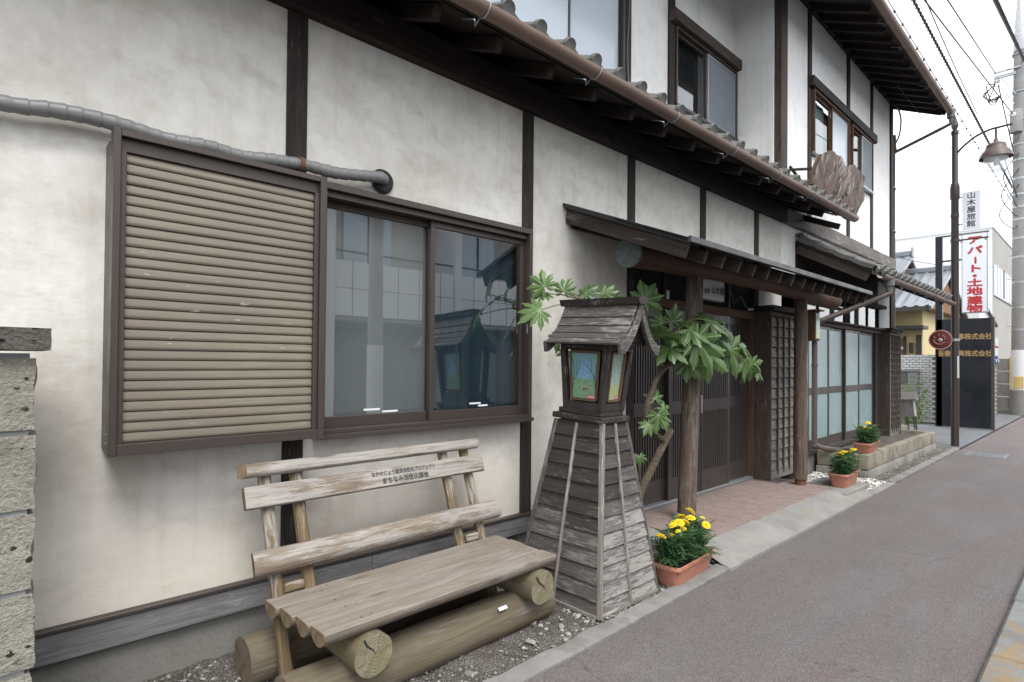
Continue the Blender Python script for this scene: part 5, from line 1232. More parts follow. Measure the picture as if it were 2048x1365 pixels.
# ---- fatsia shrub with palmate leaves
def palm_leaf(seed):
    """palmate blade: 7-9 toothed lobes, folded along the ribs, drooping and twisted a little differently each time"""
    rnd = random.Random(seed * 7 + 1); nl = rnd.choice((7, 8, 9)); span = R(rnd.uniform(122, 145)); per = 14
    droop = rnd.uniform(.18, .50); twist = rnd.uniform(-.25, .25); cup = rnd.uniform(.12, .30); wav = rnd.uniform(.02, .05)
    vs, fs, uvs = [(0, 0, 0)], [], [(0.5, 0.0)]; ths, rs, ts, dz = [], [], [], []
    for i in range(nl):
        ac = -span + 2 * span * i / (nl - 1); hw = span / (nl - 1); Ln = (1 - .45 * (abs(ac) / span) ** 1.6) * rnd.uniform(.82, 1.06); hang = rnd.uniform(-.10, .10)
        for k in range(per):
            t = -1 + 2 * k / per; q_ = abs(t); g_ = 1 - .62 * q_ if q_ < .5 else .69 * (1 - ((q_ - .5) / .5) ** 2.4)
            r = Ln * (.40 + .60 * g_)
            if k % 2 == 1 and q_ > .12: r *= rnd.uniform(.89, .95)
            ths.append(ac + t * hw); rs.append(r); ts.append(t); dz.append(hang)
    NN = len(ths); rows = (0.22, 0.5, 0.78, 1.0)
    for q in rows:
        for th, r, t, hg in zip(ths, rs, ts, dz):
            rr = r * q; x, y = rr * math.cos(th), rr * math.sin(th)
            z = -droop * rr * rr - cup * (abs(t) - .5) * rr * (1.15 - rr) + wav * rr * math.sin(th * 4 + seed) + hg * rr + twist * x * y
            vs.append((x, y, z)); uvs.append((.5 + t * .5, rr + .05))
    for k in range(NN - 1): fs.append((0, 1 + k, 2 + k))
    for i in range(len(rows) - 1):
        for k in range(NN - 1): a = 1 + i * NN + k; fs.append((a, a + NN, a + NN + 1, a + 1))
    me = bpy.data.meshes.new('leaf'); me.from_pydata(vs, [], fs); u = me.uv_layers.new(name='UVMap')
    for lp in me.loops: u.data[lp.index].uv = uvs[lp.vertex_index]
    smooth(me); me.materials.append(MT['leaf']); return me
LEAVES = [palm_leaf(i) for i in range(14)]
shrub = thing('broadleaf_shrub', 'leaning shrub with large glossy palmate leaves behind the lantern tower', 'shrub', (3.72, 2.70, 0))
tr = tube('trunk', [(3.70, 2.70, -0.03), (3.76, 2.66, 0.25), (3.86, 2.62, 0.48), (3.99, 2.60, 0.66), (4.14, 2.59, 0.84), (4.17, 2.585, 0.90)], [.038 - .0003 * i for i in range(31)], 'bark', shrub, 14, 6)
rod('cut_stub', (4.14, 2.59, 0.84), (4.24, 2.57, 0.97), .034, 'bark', shrub, 14, .030, .08, 4, 2, 'end')
tube('branch', [(4.16, 2.585, 0.88), (4.02, 2.60, 0.96), (3.92, 2.605, 1.08), (3.93, 2.60, 1.20), (3.99, 2.595, 1.30), (4.06, 2.60, 1.40), (4.18, 2.60, 1.48), (4.32, 2.59, 1.56), (4.44, 2.57, 1.66), (4.42, 2.55, 1.80), (4.38, 2.53, 1.92)], (.029, .013), 'bark', shrub, 12, 5)
tube('branch', [(4.20, 2.60, 1.49), (4.12, 2.63, 1.56), (4.05, 2.65, 1.66), (4.02, 2.66, 1.80), (3.88, 2.69, 1.92), (3.55, 2.74, 1.98), (3.25, 2.78, 1.98)], (.020, .010), 'bark', shrub, 10, 5)
tube('branch', [(4.42, 2.56, 1.70), (4.58, 2.50, 1.82), (4.80, 2.44, 1.85), (5.0, 2.40, 1.78), (5.2, 2.36, 1.66)], (.014, .007), 'bark', shrub, 8, 5)
CAMP = Vector((0, 0, 1.53))
def leaf(pos, size, tip, face, idx, stalk_to=None):
    """tip: direction the middle lobe points; face: leaf upper side"""
    x = Vector(tip).normalized(); z = Vector(face); z = (z - x * z.dot(x)).normalized(); y = z.cross(x)
    M = Matrix((x * size, y * size, z * size)).transposed().to_4x4(); M.translation = Vector(pos)
    o = link('leaf', LEAVES[idx % 14], None, shrub, M)
    if stalk_to is not None:
        p0, p1 = Vector(stalk_to), Vector(pos); tube('leaf_stalk', [p0, (p0 + p1) / 2 + Vector((0, 0, .02)), p1], .0045, 'petiole', o, 6, 3)
rnd = random.Random(12)
# (position, size, tip direction, facing, stalk start)
hubA, hubB, hubC = (4.38, 2.53, 1.88), (5.0, 2.40, 1.74), (3.35, 2.77, 1.99)
L_ = [((2.92, 2.80, 2.045), .150, (-.2, .55, .9), (-.8, -.6, .1), hubC), ((2.86, 2.78, 1.90), .165, (-.75, .3, -.35), (-.5, -.75, .5), hubC), ((3.12, 2.79, 2.03), .12, (.2, -.1, .95), (-.75, -.65, .0), hubC),
  ((3.30, 2.74, 2.02), .135, (.35, -.35, .5), (-.6, -.5, .75), hubC), ((2.98, 2.83, 2.0), .13, (-.6, .5, .1), (-.2, -.5, .8), hubC), ((3.45, 2.70, 2.03), .13, (.5, -.5, .35), (-.5, -.5, .8), hubC),
  ((3.60, 2.72, 2.0), .14, (.1, .2, .8), (-.75, -.6, .2), hubC), ((3.84, 2.58, 2.0), .19, (.2, -.4, .75), (-.75, -.55, .25), (4.03, 2.65, 1.75)),
  ((3.10, 2.82, 1.72), .11, (-.7, .3, -.4), (-.4, -.6, .6), hubC), ((3.20, 2.82, 1.62), .09, (-.6, .3, -.5), (-.4, -.6, .6), hubC)]
for s in L_: leaf((s[0][0], s[0][1], s[0][2] + (.03 if s[0][2] > 1.95 else 0)), s[1] * 1.08, s[2], s[3], rnd.randrange(14), s[4])
# main crown to the right of the lantern roof: drooping, overlapping leaves
FC = Vector((-.72, -.62, .32)); FU = Vector((-.35, -.45, .85)); FS = Vector((-.15, -.85, .5))
crown = [((3.98, 2.50, 1.84), .20, (-.25, -.2, .25), FU), ((4.08, 2.50, 1.74), .17, (-.3, -.4, -.45), FC), ((4.14, 2.50, 1.96), .13, (-.2, -.3, .7), FC),
  ((4.26, 2.42, 1.90), .22, (.3, -.55, -.25), FU), ((4.50, 2.40, 1.99), .22, (.8, -.3, .15), FU), ((4.28, 2.36, 1.82), .27, (.45, -.35, -.55), FC), ((4.42, 2.38, 1.70), .27, (.10, -.25, -.9), FC),
  ((4.60, 2.40, 1.95), .23, (.85, -.2, -.15), FU), ((4.62, 2.36, 1.84), .25, (.7, -.35, -.55), FC), ((4.80, 2.38, 1.88), .23, (.8, -.2, -.35), FS), ((4.86, 2.35, 1.74), .25, (.55, -.3, -.7), FC),
  ((5.02, 2.36, 1.80), .20, (.85, -.15, -.35), FU), ((5.10, 2.34, 1.66), .21, (.75, -.2, -.65), FS), ((5.22, 2.34, 1.60), .19, (.7, -.2, -.7), FC), ((5.36, 2.33, 1.56), .15, (.8, -.2, -.6), FU), ((4.56, 2.46, 1.74), .22, (.3, -.1, -.75), FC * .6 + FU * .4),
  ((4.12, 2.46, 1.84), .18, (-.55, -.3, -.1), FU), ((4.34, 2.48, 1.62), .17, (-.35, -.2, -.75), FC), ((4.66, 2.50, 1.90), .14, (.7, .2, -.2), FS), ((4.24, 2.52, 1.78), .13, (-.4, .1, -.5), FU), ((4.9, 2.44, 1.92), .12, (.7, .2, .3), FC), ((4.44, 2.50, 1.84), .15, (.1, .1, -.8), FS), ((5.30, 2.33, 1.62), .11, (.8, -.1, -.3), FU), ((4.06, 2.55, 1.94), .12, (-.5, .2, .4), FC)]
for i, (p, s_, d, fc0) in enumerate(crown):
    hub = Vector(hubA) if p[0] < 4.72 else Vector(hubB)
    fc = fc0 + Vector((rnd.uniform(-.2, .2), rnd.uniform(-.2, .2), rnd.uniform(-.1, .2)))
    leaf((p[0], p[1], p[2] - .085), s_ * rnd.uniform(1.05, 1.22), d, fc, i, hub)
# small low leaves on the trunk
for p, s, d in (((3.93, 2.50, 1.12), .15, (-.1, -.3, -.8)), ((4.0, 2.50, 1.17), .10, (.5, -.3, -.4)), ((3.98, 2.56, 1.24), .12, (.2, .2, .5)), ((4.06, 2.52, 1.06), .09, (.6, -.2, -.2)), ((3.76, 2.56, 0.80), .09, (-.1, -.3, -.9)), ((3.86, 2.54, 1.05), .12, (-.4, -.3, -.6))):
    leaf(p, s, d, (-.5, -.7, .45), rnd.randrange(14), (3.94, 2.60, 1.12) if p[2] > .9 else (3.86, 2.62, .6))

# ---- stone planter in front of the shopfront
plw = thing('stone_planter', 'low planter wall of tan stone blocks on a concrete footing', 'planter', (10.7, 2.6, 0))
def course(y, z0, z1, xs_, mat, amp=.004):
    for a, b_ in zip(xs_[:-1], xs_[1:]): rough_small('planter_block', a + .003, b_ - .003, y, y + .13, z0 + .002, z1 - .002, mat)
def rough_small(nm, x0, x1, y0, y1, z0, z1, mat):
    bm = bmesh.new(); bmesh.ops.create_cube(bm, size=1); bmesh.ops.subdivide_edges(bm, edges=bm.edges[:], cuts=3, use_grid_fill=True)
    for v in bm.verts:
        p = Vector((x0 + (v.co.x + .5) * (x1 - x0), y0 + (v.co.y + .5) * (y1 - y0), z0 + (v.co.z + .5) * (z1 - z0)))
        k = sum(1 for q in v.co if abs(q) > .49); s = .006 if k > 1 else 0
        v.co = p + Vector((mnoise.noise(p * 11), mnoise.noise(p * 11 + Vector((3, 1, 4))), mnoise.noise(p * 11 + Vector((9, 3, 1))))) * .004 - Vector((math.copysign(s, v.co.x) if abs(v.co.x) > .49 else 0, math.copysign(s, v.co.y) if abs(v.co.y) > .49 else 0, math.copysign(s, v.co.z) if abs(v.co.z) > .49 else 0))
    return link(nm, bm_mesh(bm, nm, 40), mat, plw)
xs_ = [8.66, 9.0, 9.33, 9.70, 10.06, 10.45, 10.85, 11.25, 11.66, 12.08, 12.45, 12.78]
course(2.27, .115, .322, xs_, 'planter_stone'); course(2.262, -.03, .115, [8.65, 9.6, 10.6, 11.7, 12.79], 'planter_base')
ys_ = [2.402, 2.66, 2.92]
for a, b_ in zip(ys_[:-1], ys_[1:]): rough_small('planter_block', 8.66, 8.80, a + .003, b_ - .003, .117, .320, 'planter_stone')
rough_small('planter_block', 8.65, 8.81, 2.395, 2.93, -.03, .113, 'planter_base')
rough_small('planter_block', 12.65, 12.78, 2.402, 2.80, -.03, .320, 'planter_stone'); rough_small('planter_block', 12.1, 13.3, 2.82, 2.93, -.03, .36, 'planter_stone')
lp = lumpy('planter_soil', 8.80, 12.65, 2.40, 2.93, 0.245, 0.008, 60, 10, 'soil', 12); lp.parent = plw; lp.matrix_parent_inverse = WM[plw.name].inverted()

# ---- sign plank over the eave
vs, fs = [], []
outline = [(7.58, 3.81), (7.67, 4.01), (7.78, 4.15), (7.89, 4.27), (8.04, 4.3), (8.25, 4.41), (8.46, 4.41), (8.67, 4.42), (8.73, 4.36), (8.81, 4.32), (8.96, 4.37), (9.18, 4.44), (9.44, 4.43), (9.6, 4.41), (9.76, 4.39), (9.71, 4.31), (9.6, 4.21), (9.68, 4.21), (9.73, 4.11), (9.54, 3.93), (9.35, 3.77), (9.27, 3.67), (9.11, 3.62), (8.7, 3.64), (8.17, 3.68), (7.81, 3.71)]
pk = thing('sign_plank', 'big wavy edged carved wooden sign plank leaning above the tiled eave', 'sign', (9.0, 2.8, 3.75))
bm = bmesh.new(); K = 1.0
pts = [Vector((x * K, 0, 1.53 + (z - 1.53) * K)) for x, z in outline]; pts = crom(pts + [pts[0]], 2)[:-1]
for i, p in enumerate(pts): p.x += .010 * mnoise.noise(Vector((i * .9, 1, 0))); p.z += .010 * mnoise.noise(Vector((i * .9, 5, 0)))
fv = [bm.verts.new((p.x, 2.60, p.z)) for p in pts]; fc_ = bm.faces.new(fv)
bmesh.ops.triangulate(bm, faces=[fc_]); 
for _ in range(3): bmesh.ops.subdivide_edges(bm, edges=[e for e in bm.edges if e.calc_length() > .07], cuts=1)
bmesh.ops.triangulate(bm, faces=bm.faces[:])
ext = bmesh.ops.extrude_face_region(bm, geom=bm.faces[:]); 
for v in [g_ for g_ in ext['geom'] if isinstance(g_, bmesh.types.BMVert)]: v.co.y += .06
bmesh.ops.recalc_face_normals(bm, faces=bm.faces[:])
dirv = Vector((-.55, 0, .83))
for v in bm.verts:
    if v.co.y < 2.61: s = v.co.x * dirv.z - v.co.z * dirv.x; l = v.co.x * dirv.x + v.co.z * dirv.z; v.co.y += .022 * mnoise.noise(Vector((s * 7, l * 1.4, 3))) + .012 * mnoise.noise(Vector((s * 18, l * 3, 7)))
RTM = Matrix.Rotation(R(-58), 4, 'Y')
mePl = bm_mesh(bm, 'plank', 50); ctr = Vector((8.5, 2.62, 3.95)); Mp = Matrix.Translation(ctr) @ Matrix.Rotation(R(-56), 4, 'Y')
mePl.transform(Mp.inverted()); link('plank', mePl, 'plank', pk, Mp)
def stroke(pts, w):
    pts = crom([(x * K, 2.587, 1.53 + (z - 1.53) * K) for x, z in pts], 4); n = len(pts)
    tube('carved_stroke', pts, [w * (.35 + .65 * math.sin(math.pi * (i + .6) / (n + .2))) for i in range(n)], 'ink_worn', pk, 6)
for s in ([(8.16, 4.14), (8.06, 4.06), (7.96, 3.98)], [(8.12, 4.1), (8.03, 4.01)], [(8.61, 4.16), (8.5, 4.06), (8.42, 3.98)], [(8.55, 4.03), (8.5, 3.94), (8.43, 3.86)], [(8.77, 3.98), (8.66, 3.89), (8.61, 3.86)], [(8.75, 3.97), (8.68, 3.85)], [(8.77, 3.96), (8.83, 3.91)], [(9.38, 4.19), (9.24, 4.12), (9.12, 4.06)], [(8.39, 4.25), (8.35, 4.15)], [(8.97, 4.13), (8.92, 4.08)], [(8.42, 3.9), (8.29, 3.85)]): stroke(s, .010)
beam('support_bar', (7.98, 3.11, 4.20), (8.15, 2.67, 4.16), .03, .03, 'post', pk); beam('support_bar', (8.10, 3.08, 4.27), (9.0, 3.08, 4.02), .03, .03, 'post', pk); beam('support_bar', (9.0, 3.12, 3.95), (9.0, 2.66, 3.95), .025, .025, 'post', pk)

# ---- illuminated name box above the doors (unlit), inn name
nb = thing('name_box', 'white box sign lettered with the inn name above the entrance doors', 'sign', (5.86, 3.12, 2.22))
box('case', 5.58, 6.16, 3.065, 3.12, 2.235, 2.465, 'sign_grey', nb, .004); fb = box('face', 5.60, 6.155, 3.058, 3.0645, 2.245, 2.46, 'white_sign', nb, .001)
text('lettering', '旅館', 0.062, (5.76, 3.056, 2.325), FACE_ST, 'ink', nb, 1.0, .0006)
text('lettering', '山木屋', 0.098, (6.0, 3.056, 2.345), FACE_ST, 'ink', nb, 1.0, .001)
# small framed notice case beside the second porch post
nc = thing('notice_case', 'small framed notice case mounted beside the second porch post', 'notice case', (8.33, 2.85, 1.86))
box('case', 8.24, 8.42, 2.80, 2.945, 1.86, 2.26, 'frame_wood', nc, .004); box('notice', 8.262, 8.398, 2.792, 2.7995, 1.89, 2.23, 'picture_two', nc, 0); box('roof', 8.21, 8.45, 2.75, 2.945, 2.265, 2.285, 'frame_wood', nc, .003)
# camera-like small device and cable under the porch
dv = thing('security_light', 'small white security light with cable under the porch roof', 'lamp', (6.85, 3.0, 2.2))
rod('lamp_head', (6.74, 3.05, 2.20), (6.80, 3.01, 2.195), .018, 'sign_grey', dv, 14, .014); tube('cable', [(6.72, 3.06, 2.22), (6.6, 3.08, 2.34), (6.5, 3.10, 2.26), (6.42, 3.11, 2.40)], .006, 'cable_grey', dv, 6, 5)
for k, (x, z) in enumerate(((4.62, 2.20), (4.80, 2.19), (5.02, 2.185))):
    tag(box('door_plate', x, x + .05, 3.10, 3.105, z, z + .085, 'foil', None, .001), ['leftmost', 'middle', 'rightmost'][k] + ' of three small white plates on the door lintel behind the shrub', 'plate', 'door plates')

# ================================================================== STREET FURNITURE
lam = thing('street_lamp', 'brown street lamp with curved arm and bell shade on the pavement', 'street lamp', (13.6, 2.12, 0))
lathe('pole', [(.068, 0), (.066, .02), (.064, 2.5), (.063, 4.72), (.078, 4.76), (.078, 4.96), (.070, 5.02), (.052, 5.06), (.050, 5.98), (.062, 6.0), (.062, 6.06), (.045, 6.07)], (13.6, 2.12, 0), 'lamp_brown', lam, 20, 30)
lathe('finial', [(.030, 6.07), (.062, 6.16), (.012, 6.36), (0.0, 6.40)], (13.6, 2.12, 0), 'lamp_brown', lam, 4, 10)
tube('arm', [(13.6, 2.09, 5.62), (13.6, 1.98, 5.74), (13.6, 1.80, 5.87), (13.6, 1.60, 5.935), (13.6, 1.44, 5.945), (13.6, 1.28, 5.95)], .020, 'lamp_brown', lam, 10, 5)
rod('arm_hanger', (13.6, 1.515, 5.94), (13.6, 1.515, 5.68), .018, 'lamp_brown', lam, 12)
lathe('lamp_shade', [(.03, .36), (.045, .30), (.10, .28), (.145, .25), (.155, .20), (.165, .165), (.205, .12), (.24, .06), (.255, .0), (.245, .0), (.20, .09), (.15, .15), (.05, .22)], (13.6, 1.515, 5.38), 'lamp_shade', lam, 28, 30)
lathe('lamp_glass', [(.185, 5.41), (.175, 5.27), (.155, 5.165), (.14, 5.145), (.0, 5.14)], (13.6, 1.515, 0), 'lamp_glass', lam, 24, 40)
rod('bulb', (13.6, 1.515, 5.50), (13.6, 1.515, 5.25), .035, 'white_paint', lam, 12)
box('banner_bar', 13.585, 13.615, 1.62, 2.06, 3.925, 3.95, 'lamp_brown', lam, .003)
for z in (3.94, 4.42, 4.83): lathe('pole_band', [(.066, -.03), (.072, -.03), (.072, .03), (.066, .03)], (13.6, 2.12, z), 'lamp_brown', lam, 18)
for y in (2.02, 1.66): lathe('banner_ring', [(.016, -.003), (.020, 0), (.016, .003)], (13.6, y, 3.905), 'galv', lam, 12, 60, Matrix.Rotation(R(90), 4, 'Y'))
box('reflector_strip', 13.52, 13.532, 2.045, 2.075, 1.30, 1.72, 'foil', lam, .001)
ps = thing('pole_sign', 'white vertical sign with black inn name fixed to the lamp post', 'sign', (13.6, 1.87, 4.15))
box('panel', 13.585, 13.615, 1.735, 2.010, 4.13, 4.84, 'white_sign', ps, .003); box('bracket', 13.59, 13.61, 2.0105, 2.07, 4.74, 4.77, 'galv', ps, .002); box('bracket', 13.59, 13.61, 2.0105, 2.07, 4.22, 4.25, 'galv', ps, .002)
for k, ch in enumerate('山木屋旅館'): text('lettering', ch, .128, (13.583, 1.872, 4.755 - k * .134), FACE_CAM, 'ink', ps, 1.08, .0018)
ds = thing('round_sign', 'small round dark red sign with pale rim clamped to the lamp post', 'sign', (13.55, 2.33, 2.04))
RD = Matrix.Rotation(R(-90), 4, 'Y')
lathe('disc', [(0.0, .012), (.175, .012), (.185, .008), (.185, -.004), (0, -.004)], (13.55, 2.335, 2.035), 'red_disc', ds, 36, 30, RD); lathe('rim', [(.172, .0125), (.190, .0135), (.192, -.006), (.186, -.006)], (13.55, 2.335, 2.035), 'disc_rim', ds, 36, 30, RD, False)
lathe('hub', [(0, .02), (.028, .018), (.032, .012)], (13.55, 2.335, 2.035), 'foil', ds, 16, 30, RD); rod('hub_bolt', (13.53, 2.335, 2.035), (13.522, 2.335, 2.035), .012, 'ink', ds, 10)
for a, L in ((20, .06), (70, .08), (115, .09), (160, .05), (215, .08), (260, .06), (300, .09), (340, .05)):
    p0 = Vector((13.536, 2.335 + .09 * math.cos(R(a)), 2.035 + .09 * math.sin(R(a)))); p1 = p0 + Vector((0, -math.sin(R(a)) * L * .6 + .02, math.cos(R(a)) * L * .6)); tube('worn_mark', [p0, (p0 + p1) / 2 + Vector((0, .012, .012)), p1], .006, 'disc_rim', ds, 5, 3)
beam('clamp_bar', (13.57, 2.15, 2.03), (13.57, 2.33, 2.03), .02, .03, 'galv', ds); lathe('clamp_band', [(.066, -.025), (.073, -.025), (.073, .025), (.066, .025)], (13.6, 2.12, 2.03), 'galv', ds, 18)

# ---- black pylon board with gold letters and a white sign
py = thing('pylon_sign', 'dark company board with gold lettering and tall white sign in red letters', 'sign', (17.7, 2.6, 0))
box('board', 17.64, 17.74, 2.05, 3.13, 0.02, 2.70, 'navy_board', py, .006); box('post', 17.64, 17.76, 3.005, 3.15, 0.0, 4.80, 'navy_board', py, .006); box('edge_post', 17.63, 17.75, 2.0, 2.06, 0, 2.715, 'house_trim', py, .004)
box('frame_bar', 17.66, 17.70, 2.10, 3.15, 4.78, 4.815, 'house_trim', py, .003); box('frame_bar', 17.66, 17.70, 2.62, 3.005, 4.15, 4.19, 'house_trim', py, .003)
pn = box('sign_panel', 17.61, 17.72, 2.115, 2.615, 2.83, 4.775, 'sign_grey', py, .006); box('sign_face', 17.603, 17.6095, 2.135, 2.598, 2.855, 4.755, 'white_sign', py, .002)
chars = ['ア', 'パ', 'ー', 'ト', '・', '土', '地', '建', '物']; zc_ = [4.60, 4.35, 4.11, 3.90, 3.72, 3.555, 3.345, 3.125, 2.925]
for ch, z in zip(chars, zc_):
    rot = FACE_CAM @ Matrix.Rotation(R(-90), 4, 'Z') if ch == 'ー' else FACE_CAM
    text('lettering', ch, .205 if ch != 'ー' else .18, (17.601, 2.36, z), rot, 'red_ink', py, 1.5 if ch != 'ー' else 1.0, .011)
text('lettering', '木村商事株式会社', .158, (17.637, 2.565, 2.245), FACE_CAM, 'gold', py, .84, .004); text('lettering', '吾妻振興株式会社', .158, (17.637, 2.565, 1.83), FACE_CAM, 'gold', py, .84, .004)

# ================================================================== NEIGHBOURS
# white glazed brick wall behind the board
bw = thing('glazed_brick_wall', 'white glazed brick wall behind the dark company board', 'wall', (18.3, 3.9, 0))
box('core', 18.22, 18.34, 3.23, 5.2, 0, 1.82, 'grout', bw, 0)
bl_, bh_ = .145, .066; me_b = boxmesh(bl_ - .012, .02, bh_ - .012, .003, 'glaze')
for r in range(27):
    for c in range(11):
        y = 3.23 + bl_ * (c + .5 + (.5 if r % 2 else 0)); z = .03 + bh_ * (r + .5)
        if (y > 3.60 and z < 1.42) or y > 4.75 or z > 1.80: continue
        link('brick', me_b, 'glaze', bw, Matrix.Translation((18.212, y, z)) @ orient(1))
cw = thing('concrete_block_wall', 'low grey concrete block wall in front of the yellow house', 'wall', (18.1, 4.2, 0))
for r in range(4):
    for c in range(3):
        y = 3.60 + c * .40 - (0.2 if r % 2 else 0)
        if y < 3.59: y = 3.60
        box('concrete_block', 18.02, 18.19, y + .004, min(y + .396, 4.8), r * .34 + .004, r * .34 + .336, 'blockwall', cw, .006)
box('coping', 18.0, 18.205, 3.58, 4.8, 1.362, 1.44, 'blockwall', cw, .008)
# roofed letterbox-like stand
lb = thing('roofed_stand_box', 'small weathered wooden box with pitched roof on thin legs by the planter', 'stand box', (14.2, 2.95, 0))
TB = Matrix.Translation((14.15, 2.90, 0)) @ Matrix.Rotation(R(-6), 4, 'X') @ Matrix.Diagonal((.85, .85, .90, 1))
def tb(nm, p0, p1, w, h, m): beam(nm, TB @ Vector(p0), TB @ Vector(p1), w, h, m, lb, .004)
tb('box', (0, .0, .52), (0, .0, .93), .24, .20, 'lattice'); tb('door', (-.105, -.11, .53), (-.105, -.11, .92), .01, .06, 'foil')
pd('roof', [TB @ Vector(p) for p in ((-.17, .20, .93), (-.17, -.19, .93), (-.02, -.19, 1.09), (-.02, .20, 1.09), (.15, .20, .93), (.15, -.19, .93), (-.17, .20, .90), (-.17, -.19, .90), (.15, .20, .90), (.15, -.19, .90))], [(0, 1, 2, 3), (3, 2, 5, 4), (0, 6, 7, 1), (1, 7, 9, 5, 2), (5, 9, 8, 4), (4, 8, 6, 0, 3), (6, 8, 9, 7)], 'lattice', lb)
for (x, y) in ((-.09, -.08), (-.09, .08), (.09, -.08), (.09, .08)): tb('leg', (x, y, .0), (x, y, .52), .02, .02, 'lattice_dark')
bmb = thing('bamboo_grass', 'pale green bamboo grass clump growing behind the roofed stand', 'plant', (14.9, 3.15, 0))
rb = random.Random(4); vs, fs = [], []
for s in range(26):
    b0 = Vector((14.9 + rb.uniform(-.35, .35), 3.2 + rb.uniform(-.25, .35), 0)); tp = b0 + Vector((rb.uniform(-.2, .2), rb.uniform(-.35, .3), rb.uniform(.7, 1.45)))
    for k in range(16):
        p = b0.lerp(tp, .25 + .75 * k / 16); d = Vector((rb.uniform(-1, 1), rb.uniform(-1, 1), rb.uniform(-.3, .7))).normalized(); sd = d.cross(Vector((0, 0, 1))).normalized(); L = rb.uniform(.10, .2); q = len(vs)
        vs += [p, p + d * L * .4 + sd * .013, p + d * L + Vector((0, 0, -.05)), p + d * L * .4 - sd * .013]; fs += [(q, q + 1, q + 2), (q, q + 2, q + 3)]
me = bpy.data.meshes.new('foliage'); me.from_pydata([tuple(v) for v in vs], [], fs); me.uv_layers.new(name='UVMap'); stuff(link('foliage', me, 'bamboo_leaf', bmb))
for s in range(6): rod('stem', (14.7 + s * .08, 3.15 + .05 * (s % 3), 0), (14.68 + s * .085, 3.1 + .06 * (s % 3), 1.1), .006, 'petiole', bmb, 6)

# yellow house with silver tile roofs
yh = thing('yellow_house', 'cream yellow house with silver tiled gable roofs behind the brick wall', 'house', (22.5, 5.5, 0))
box('wall', 20.4, 25.6, 3.95, 9, 0, 3.35, 'house_yellow', yh, 0)
box('door', 20.36, 20.398, 4.42, 4.82, 0.2, 2.35, 'house_wood', yh, .004); box('door_frame', 20.35, 20.395, 4.36, 4.42, .2, 2.42, 'house_trim', yh, .003); box('door_frame', 20.35, 20.395, 4.82, 4.87, .2, 2.42, 'house_trim', yh, .003); box('door_frame', 20.35, 20.397, 4.42, 4.82, 2.02, 2.10, 'foil', yh, .003)
box('wall_lamp', 20.30, 20.398, 4.17, 4.27, 1.90, 2.22, 'house_trim', yh, .004); box('window', 20.36, 20.398, 3.97, 4.10, 1.65, 2.45, 'house_trim', yh, .003)
box('porch_roof', 19.7, 20.4, 3.80, 5.6, 2.60, 2.70, 'house_trim', yh, .01); box('porch_bracket', 19.85, 20.4, 4.95, 5.05, 2.45, 2.60, 'house_trim', yh, .004)
def gable(ridge_x, hw, y0, y1, zr, ze, name):
    r = pd(name, [(ridge_x, y0 + .12, zr - .10), (ridge_x - hw + .25, y0 + .12, ze), (ridge_x + hw - .25, y0 + .12, ze), (ridge_x, y1, zr - .10), (ridge_x - hw + .25, y1, ze), (ridge_x + hw - .25, y1, ze)], [(0, 1, 2), (3, 5, 4), (0, 3, 4, 1), (0, 2, 5, 3), (1, 4, 5, 2)], 'house_wood', yh)
    for s in (-1, 1):
        n = 14; rows = 12; vs, fs = [], []
        m = int((y1 - y0) / .27) * 4
        for j in range(rows * 2 + 1):                                   # wavy overlapping courses
            t = j / (rows * 2); up_ = 0.05 if j % 2 == 0 else 0.0
            for i in range(m + 1):
                yy = y0 + (y1 - y0) * i / m; w = .03 * math.sin(i * math.pi / 2)
                vs.append((ridge_x + s * hw * t, yy, zr + (ze - zr) * t + .02 + w + (0.045 if j % 2 else 0.0)))
        for j in range(rows * 2):
            for i in range(m): a = j * (m + 1) + i; fs.append((a, a + 1, a + m + 2, a + m + 1))
        stuff(pd('roof_tiles', vs, fs, 'silver_tile', r, None, 40))
        beam('barge_board', (ridge_x, y0, zr - .03), (ridge_x + s * hw * 1.02, y0, ze - .05), .06, .12, 'silver_tile', r); beam('barge_trim', (ridge_x, y0 + .05, zr - .16), (ridge_x + s * hw, y0 + .05, ze - .14), .05, .06, 'house_trim', r)
        beam('eave_trim', (ridge_x + s * hw * .99, y0, ze - .05), (ridge_x + s * hw * .99, y1, ze - .05), .08, .12, 'house_trim', r)
    box('ridge', ridge_x - .12, ridge_x + .12, y0 - .02, y1, zr + .02, zr + .20, 'silver_tile', r, .03); box('ridge_end', ridge_x - .14, ridge_x + .14, y0 - .06, y0 - .02, zr - .02, zr + .30, 'silver_tile', r, .02)
    return r
gable(22.2, 2.9, 3.55, 9, 4.50, 3.20, 'roof'); gable(22.2, 2.1, 4.60, 9, 5.10, 4.0, 'roof')
# grey office building and white shed further along
gb = thing('office_building', 'grey and white three storey building beyond the yellow house', 'building', (34, 6, 0))
box('side_wall', 30.0, 30.06, 3.46, 7.5, 0, 7.2, 'white_wall', gb, 0); box('front_wall', 30.0, 44, 3.45, 3.46, 0, 7.2, 'conc_wall', gb, 0); box('body', 30.06, 44, 3.461, 9, 0, 7.19, 'conc_wall', gb, 0)
box('parapet', 29.96, 44, 3.42, 9, 7.2, 7.28, 'white_wall', gb, 0)
for k in range(9): box('window', 30.3 + k * .95, 30.3 + k * .95 + .86, 3.43, 3.448, 4.55, 5.75, 'window_pale', gb, .01); box('window_frame', 31.17 + k * .95, 31.23 + k * .95, 3.40, 3.448, 4.5, 5.8, 'house_trim' if k % 4 == 2 else 'white_wall', gb, .01)
box('window_sill', 30.2, 38.8, 3.40, 3.448, 4.44, 4.52, 'white_wall', gb, .01)
sh = thing('white_shed', 'low white shed with sloping end wall beside the utility pole', 'shed', (27.2, 4.5, 0))
